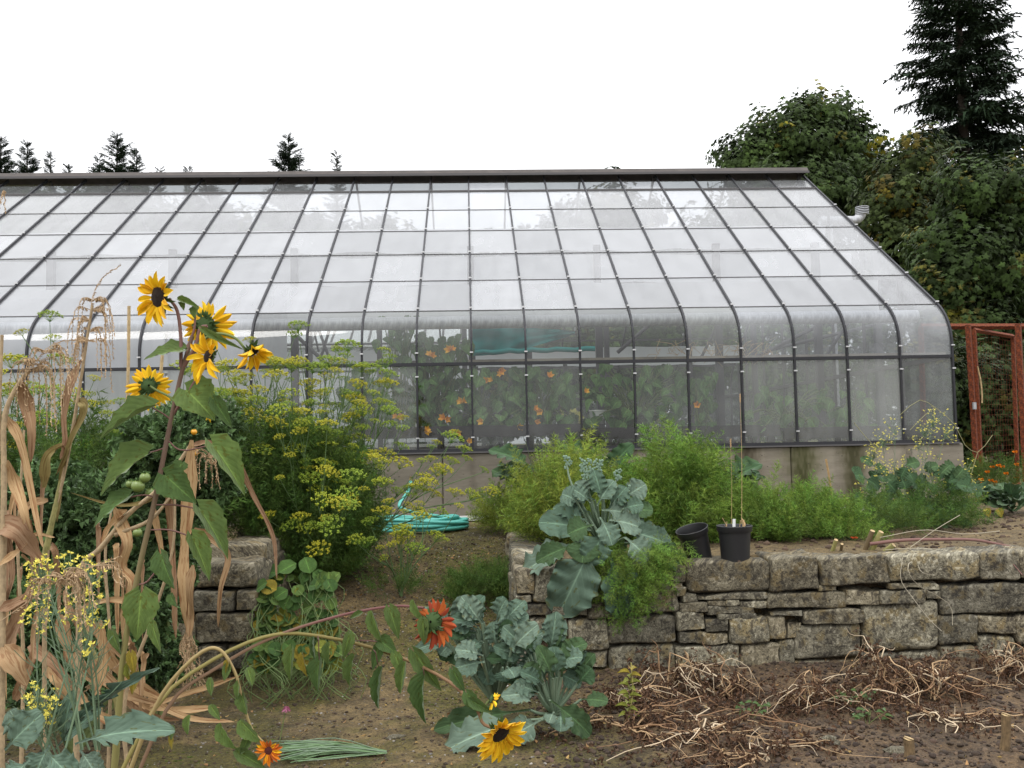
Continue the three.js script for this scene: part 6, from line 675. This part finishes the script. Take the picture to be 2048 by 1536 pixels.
{ // two stems that have fallen across the path
  const dep = (x) => lerp(3.7, 4.3, clamp((x - 230) / 500, 0, 1)) - 0.35 * sst(760, 1000, x), t = thing('sunflower_plant', 'fallen sunflower arching across the path to a big yellow head', 'sunflower', onG(240, 3.7), 'sunflowers'), r = rng(621); const st = (tt, pts, w, m = stemMat(0.22, 0.16, 0.07)) => { const b = new MB(); b.tube(curve(pts.map(([x, y]) => P(x, y, dep(x))), 30), w, 7, (u) => mix3([1, 1.15, 0.75], [0.82, 0.62, 0.66], sst(0.35, 0.75, u))); add(tt, 'stem', b.build(), m); };
  st(t, [[225, 1580], [325, 1395], [425, 1320], [512, 1279], [572, 1267], [629, 1271], [712, 1287], [779, 1307], [845, 1334], [912, 1374], [955, 1421], [966, 1447], [985, 1456]], [0.0085, 0.0065]);
  const lf = [[350, 745, 350, 890, 22], [440, 780, 430, 925, 48], [380, 890, 350, 1085, 100], [560, 730, 525, 890, 64], [590, 850, 552, 1045, 58], [735, 800, 700, 955, 62], [760, 925, 722, 1185, 52], [740, 770, 850, 850, 90], [830, 850, 880, 985, 64], [895, 895, 860, 1095, 58], [950, 840, 1112, 1085, 95], [1010, 990, 978, 1285, 92], [1180, 945, 1255, 1095, 64], [1265, 1085, 1352, 1215, 78], [215, 820, 190, 1025, 64], [1290, 1130, 1420, 1210, 60]];
  for (const [a, b, c, e, w] of lf) hang(t, r, 512 + a / 3, 1024 + b / 3, 512 + c / 3, 1024 + e / 3, w / 3 * 1.1, dep(512 + a / 3) - 0.03, { g: w < 60 ? G.lance : G.heart }); hang(t, r, 605, 1310, 610, 1355, 18, 4.1, { n: 'yellow_leaf', m: GREEN.sunYellow });
  const pet = new MB(); for (const [a, b, c, e] of [[370, 740, 380, 890], [610, 770, 740, 780], [700, 820, 735, 930], [1000, 935, 1010, 990]]) pet.tube([P(512 + a / 3, 1024 + b / 3, dep(512 + a / 3)), P(512 + (a + c) / 6, 1024 + (b * 1.6 + e * 0.4) / 6 - 0, dep(600)), P(512 + c / 3, 1024 + e / 3, dep(512 + c / 3))], 0.0025, 4); add(t, 'leaf_stalk', pet.build(), GREEN.purple).userData.kind = 'stuff';
  flowerHead(t, P(1000, 1466, 3.95), V(0.42, -0.4, 0.62), 0.12, yellowPetal, 7, { n: 30, cup: 0.3, disc: 0.4 }); { const b = new MB(); b.tube(curve([P(960, 1440, 3.97), P(968, 1415, 3.97), P(978, 1400, 3.97)], 8), 0.004, 5); add(t, 'stem', b.build(), GREEN.stem); flowerHead(t, P(984, 1399, 3.97), V(0.75, -0.4, -0.2), 0.042, yellowPetal, 8, { n: 12, cup: 0.5 }); }
  const u = thing('sunflower_plant', 'fallen sunflower with a drooping rust red head', 'sunflower', onG(270, 3.8), 'sunflowers'); st(u, [[262, 1580], [350, 1395], [430, 1338], [512, 1290], [579, 1262], [645, 1241], [712, 1224], [795, 1212], [848, 1216]], [0.0075, 0.0055], GREEN.purple);
  for (const [a, b, c, e, w] of [[690, 590, 750, 785, 58], [800, 575, 860, 765, 84], [940, 525, 1000, 655, 44], [1000, 645, 1010, 805, 64], [640, 600, 560, 640, 30]]) hang(u, r, 512 + a / 3, 1024 + b / 3, 512 + c / 3, 1024 + e / 3, w / 3 * 1.1, dep(512 + a / 3) - 0.03, { g: w < 60 ? G.lance : G.heart }); flowerHead(u, P(868, 1243, dep(868)), V(0.5, -0.1, -0.75), 0.105, redPetal, 9, { n: 30, cup: 0.1, disc: 0.4 });
  const v = thing('sunflower_plant', 'small drooping sunflower with an orange and maroon head', 'sunflower', onG(300, 3.5), 'sunflowers'); { const b = new MB(); b.tube(curve([P(245, 1580, 3.5), P(330, 1380, 3.5), P(415, 1298, 3.5), P(440, 1300, 3.5), P(470, 1345, 3.5), P(485, 1400, 3.5), P(505, 1460, 3.5), P(530, 1488, 3.5)], 30), [0.008, 0.004], 6); add(v, 'stem', b.build(), stemMat(0.3, 0.22, 0.09)); } for (const q of [[455, 1325, 448, 1362, 16], [420, 1355, 422, 1392, 14], [478, 1360, 474, 1400, 12], [484, 1385, 492, 1430, 24], [440, 1445, 470, 1500, 26], [480, 1440, 520, 1485, 28], [500, 1470, 480, 1510, 18], [380, 1430, 374, 1470, 16], [495, 1335, 505, 1372, 18], [420, 1410, 440, 1440, 16], [345, 1450, 342, 1480, 12], [470, 1500, 530, 1536, 26]]) hang(v, r, ...q, 3.5, { g: G.lance, m: [GREEN.sun[2], GREEN.sun[0]] }); hang(v, r, 342, 1472, 343, 1500, 10, 3.5, { n: 'yellow_leaf', m: GREEN.sunYellow }); hang(v, r, 458, 1322, 450, 1350, 12, 3.5, { n: 'yellow_leaf', m: GREEN.sunYellow });
  flowerHead(v, P(537, 1501, 3.48), V(0.1, 0.1, 1), 0.046, [...orangePetal, yellowPetal[1], redPetal[1]], 10, { n: 22, cup: 0.2, disc: 0.34, discM: std({ color: lin(0.06, 0.008, 0.006), vertexColors: true }) });
}
{ // bolting brassica at the bottom left
  const r = rng(631), st = [], d = 3.0; for (let k = 0; k < 10; k++) st.push([90 + r() * 110, 1500, 75 + r() * 115, 1110 + r() * 120, 11, 0.085]); for (let k = 0; k < 6; k++) st.push([80 + r() * 50, 1520, 55 + r() * 65, 1375 + r() * 40, 7, 0.06]);
  st.push([140, 1480, 170, 1275, 5, 0.05]); mustard('bolting brassica with lemon flowers at the bottom left', onG(130, 3.1), st, 632, d, [[150, 1490, 298, 1424, 64, 2.9, 0.05, V(0, 0.8, 0.7)], [10, 1500, 60, 1440, 66, 2.9, 0.05, V(0.1, 0.3, 1)], [160, 1500, 190, 1540, 50, 2.95], [60, 1480, 20, 1430, 50, 3.0], [100, 1490, 60, 1550, 60, 2.9], [130, 1490, 120, 1400, 40, 3.1], [110, 1500, 170, 1420, 40, 3.2], [60, 1520, 10, 1560, 60, 2.85], [90, 1500, 140, 1555, 60, 2.85], [130, 1470, 210, 1370, 22, 3.1], [140, 1460, 280, 1330, 16, 3.1]], 'bolting mustard plants');
}
{ // thinner hanging blades of the standing corn
  const r = rng(641); for (const [label, px, n, x0, x1, y0, y1, d] of [['dry corn with narrow shredded leaves at the far left edge', 40, 13, -10, 110, 860, 1250, 4.0], ['dry corn with narrow curled leaves left of the sunflower stem', 215, 10, 170, 300, 1020, 1330, 4.5]]) { const blades = []; for (let k = 0; k < n; k++) { const x = lerp(x0, x1, r()), y = lerp(y0, y1, r()), s = (r() - 0.5) * 70, L = 90 + 110 * r(); blades.push([[[x, y], [x + s * 0.5, y - 14 + L * 0.15], [x + s * 0.9, y + L * 0.5], [x + s, y + L]], 11 + 13 * r(), { twist: (r() - 0.5) * 2.4, wave: 0.5, d: d + (r() - 0.5) * 0.4, fold: 0.35 }]); } corn(label, px, d, { stalks: [[[[px, 1545], [px + 6, 1300], [px - 4, 1100], [px + 8, y0]], 0.0085]], blades }, 642 + n); }
}
{ // moss and low weeds on the path, fallen bits of leaf
  const r = rng(651), tuft = (() => { const b = new MB(); for (let k = 0; k < 16; k++) { const a = r() * 6.28, q = r() * 0.7, g = 0.7 + 0.6 * r(); b.geo(G.small[k % 3], M4(V(Math.cos(a) * q, 0, Math.sin(a) * q), V(Math.cos(a) * 0.7, 0.7 + r(), Math.sin(a) * 0.7), r() * 6, 0.22, 0.5 + 0.3 * r(), 0.5), [g, g, g]); } return b.build(); })(), list = [], cols = [];
  for (let k = 0; k < 7000; k++) { const d = 4.3 + r() * 4.6, x = d > 6.6 ? PATHL + 0.1 + r() * 1.65 : -2.6 + r() * 3.2, m = fbm(x * 1.3 + 3, d * 1.1) + 0.15 + 0.5 * noise(x * 9, d * 9) + (x > -0.35 && x < 0.35 && d > 5.9 ? 0.7 : 0); if (m < 0.35 + 0.5 * r()) continue; const s = 0.006 + 0.012 * r() * r(); list.push(M4(V(x, H(x, d), -d), V(0, 1, 0), r() * 6, s, s * 0.8, s)); const g = 0.6 + 0.7 * r(); cols.push(lin(g * (0.8 + 0.5 * r()), g, g * 0.8)); }
  scatter('path_moss', 'green moss and tiny weeds growing on the path', 'moss', tuft, plantMat(0.1, 0.14, 0.025), list, cols);
  const bits = [], bc = []; for (let k = 0; k < 900; k++) { const d = 4.4 + r() * 4.4, x = d > 6.6 ? PATHL + r() * 1.7 : -2.4 + r() * 6.5, s = 0.012 + 0.02 * r(); bits.push(M4(V(x, H(x, d) + 0.004, -d), V(r() - 0.5, 0.25 * r(), r() - 0.5), r() * 6, s * 0.6, s, s)); const g = 0.5 + 0.8 * r(); bc.push(lin(g, g * (0.7 + 0.2 * r()), g * 0.5)); } scatter('leaf_litter', 'dead leaf scraps scattered over path and bed', 'leaf litter', G.small[1], plantMat(0.3, 0.24, 0.15), bits, bc);
}
renderer.render(scene, camera);
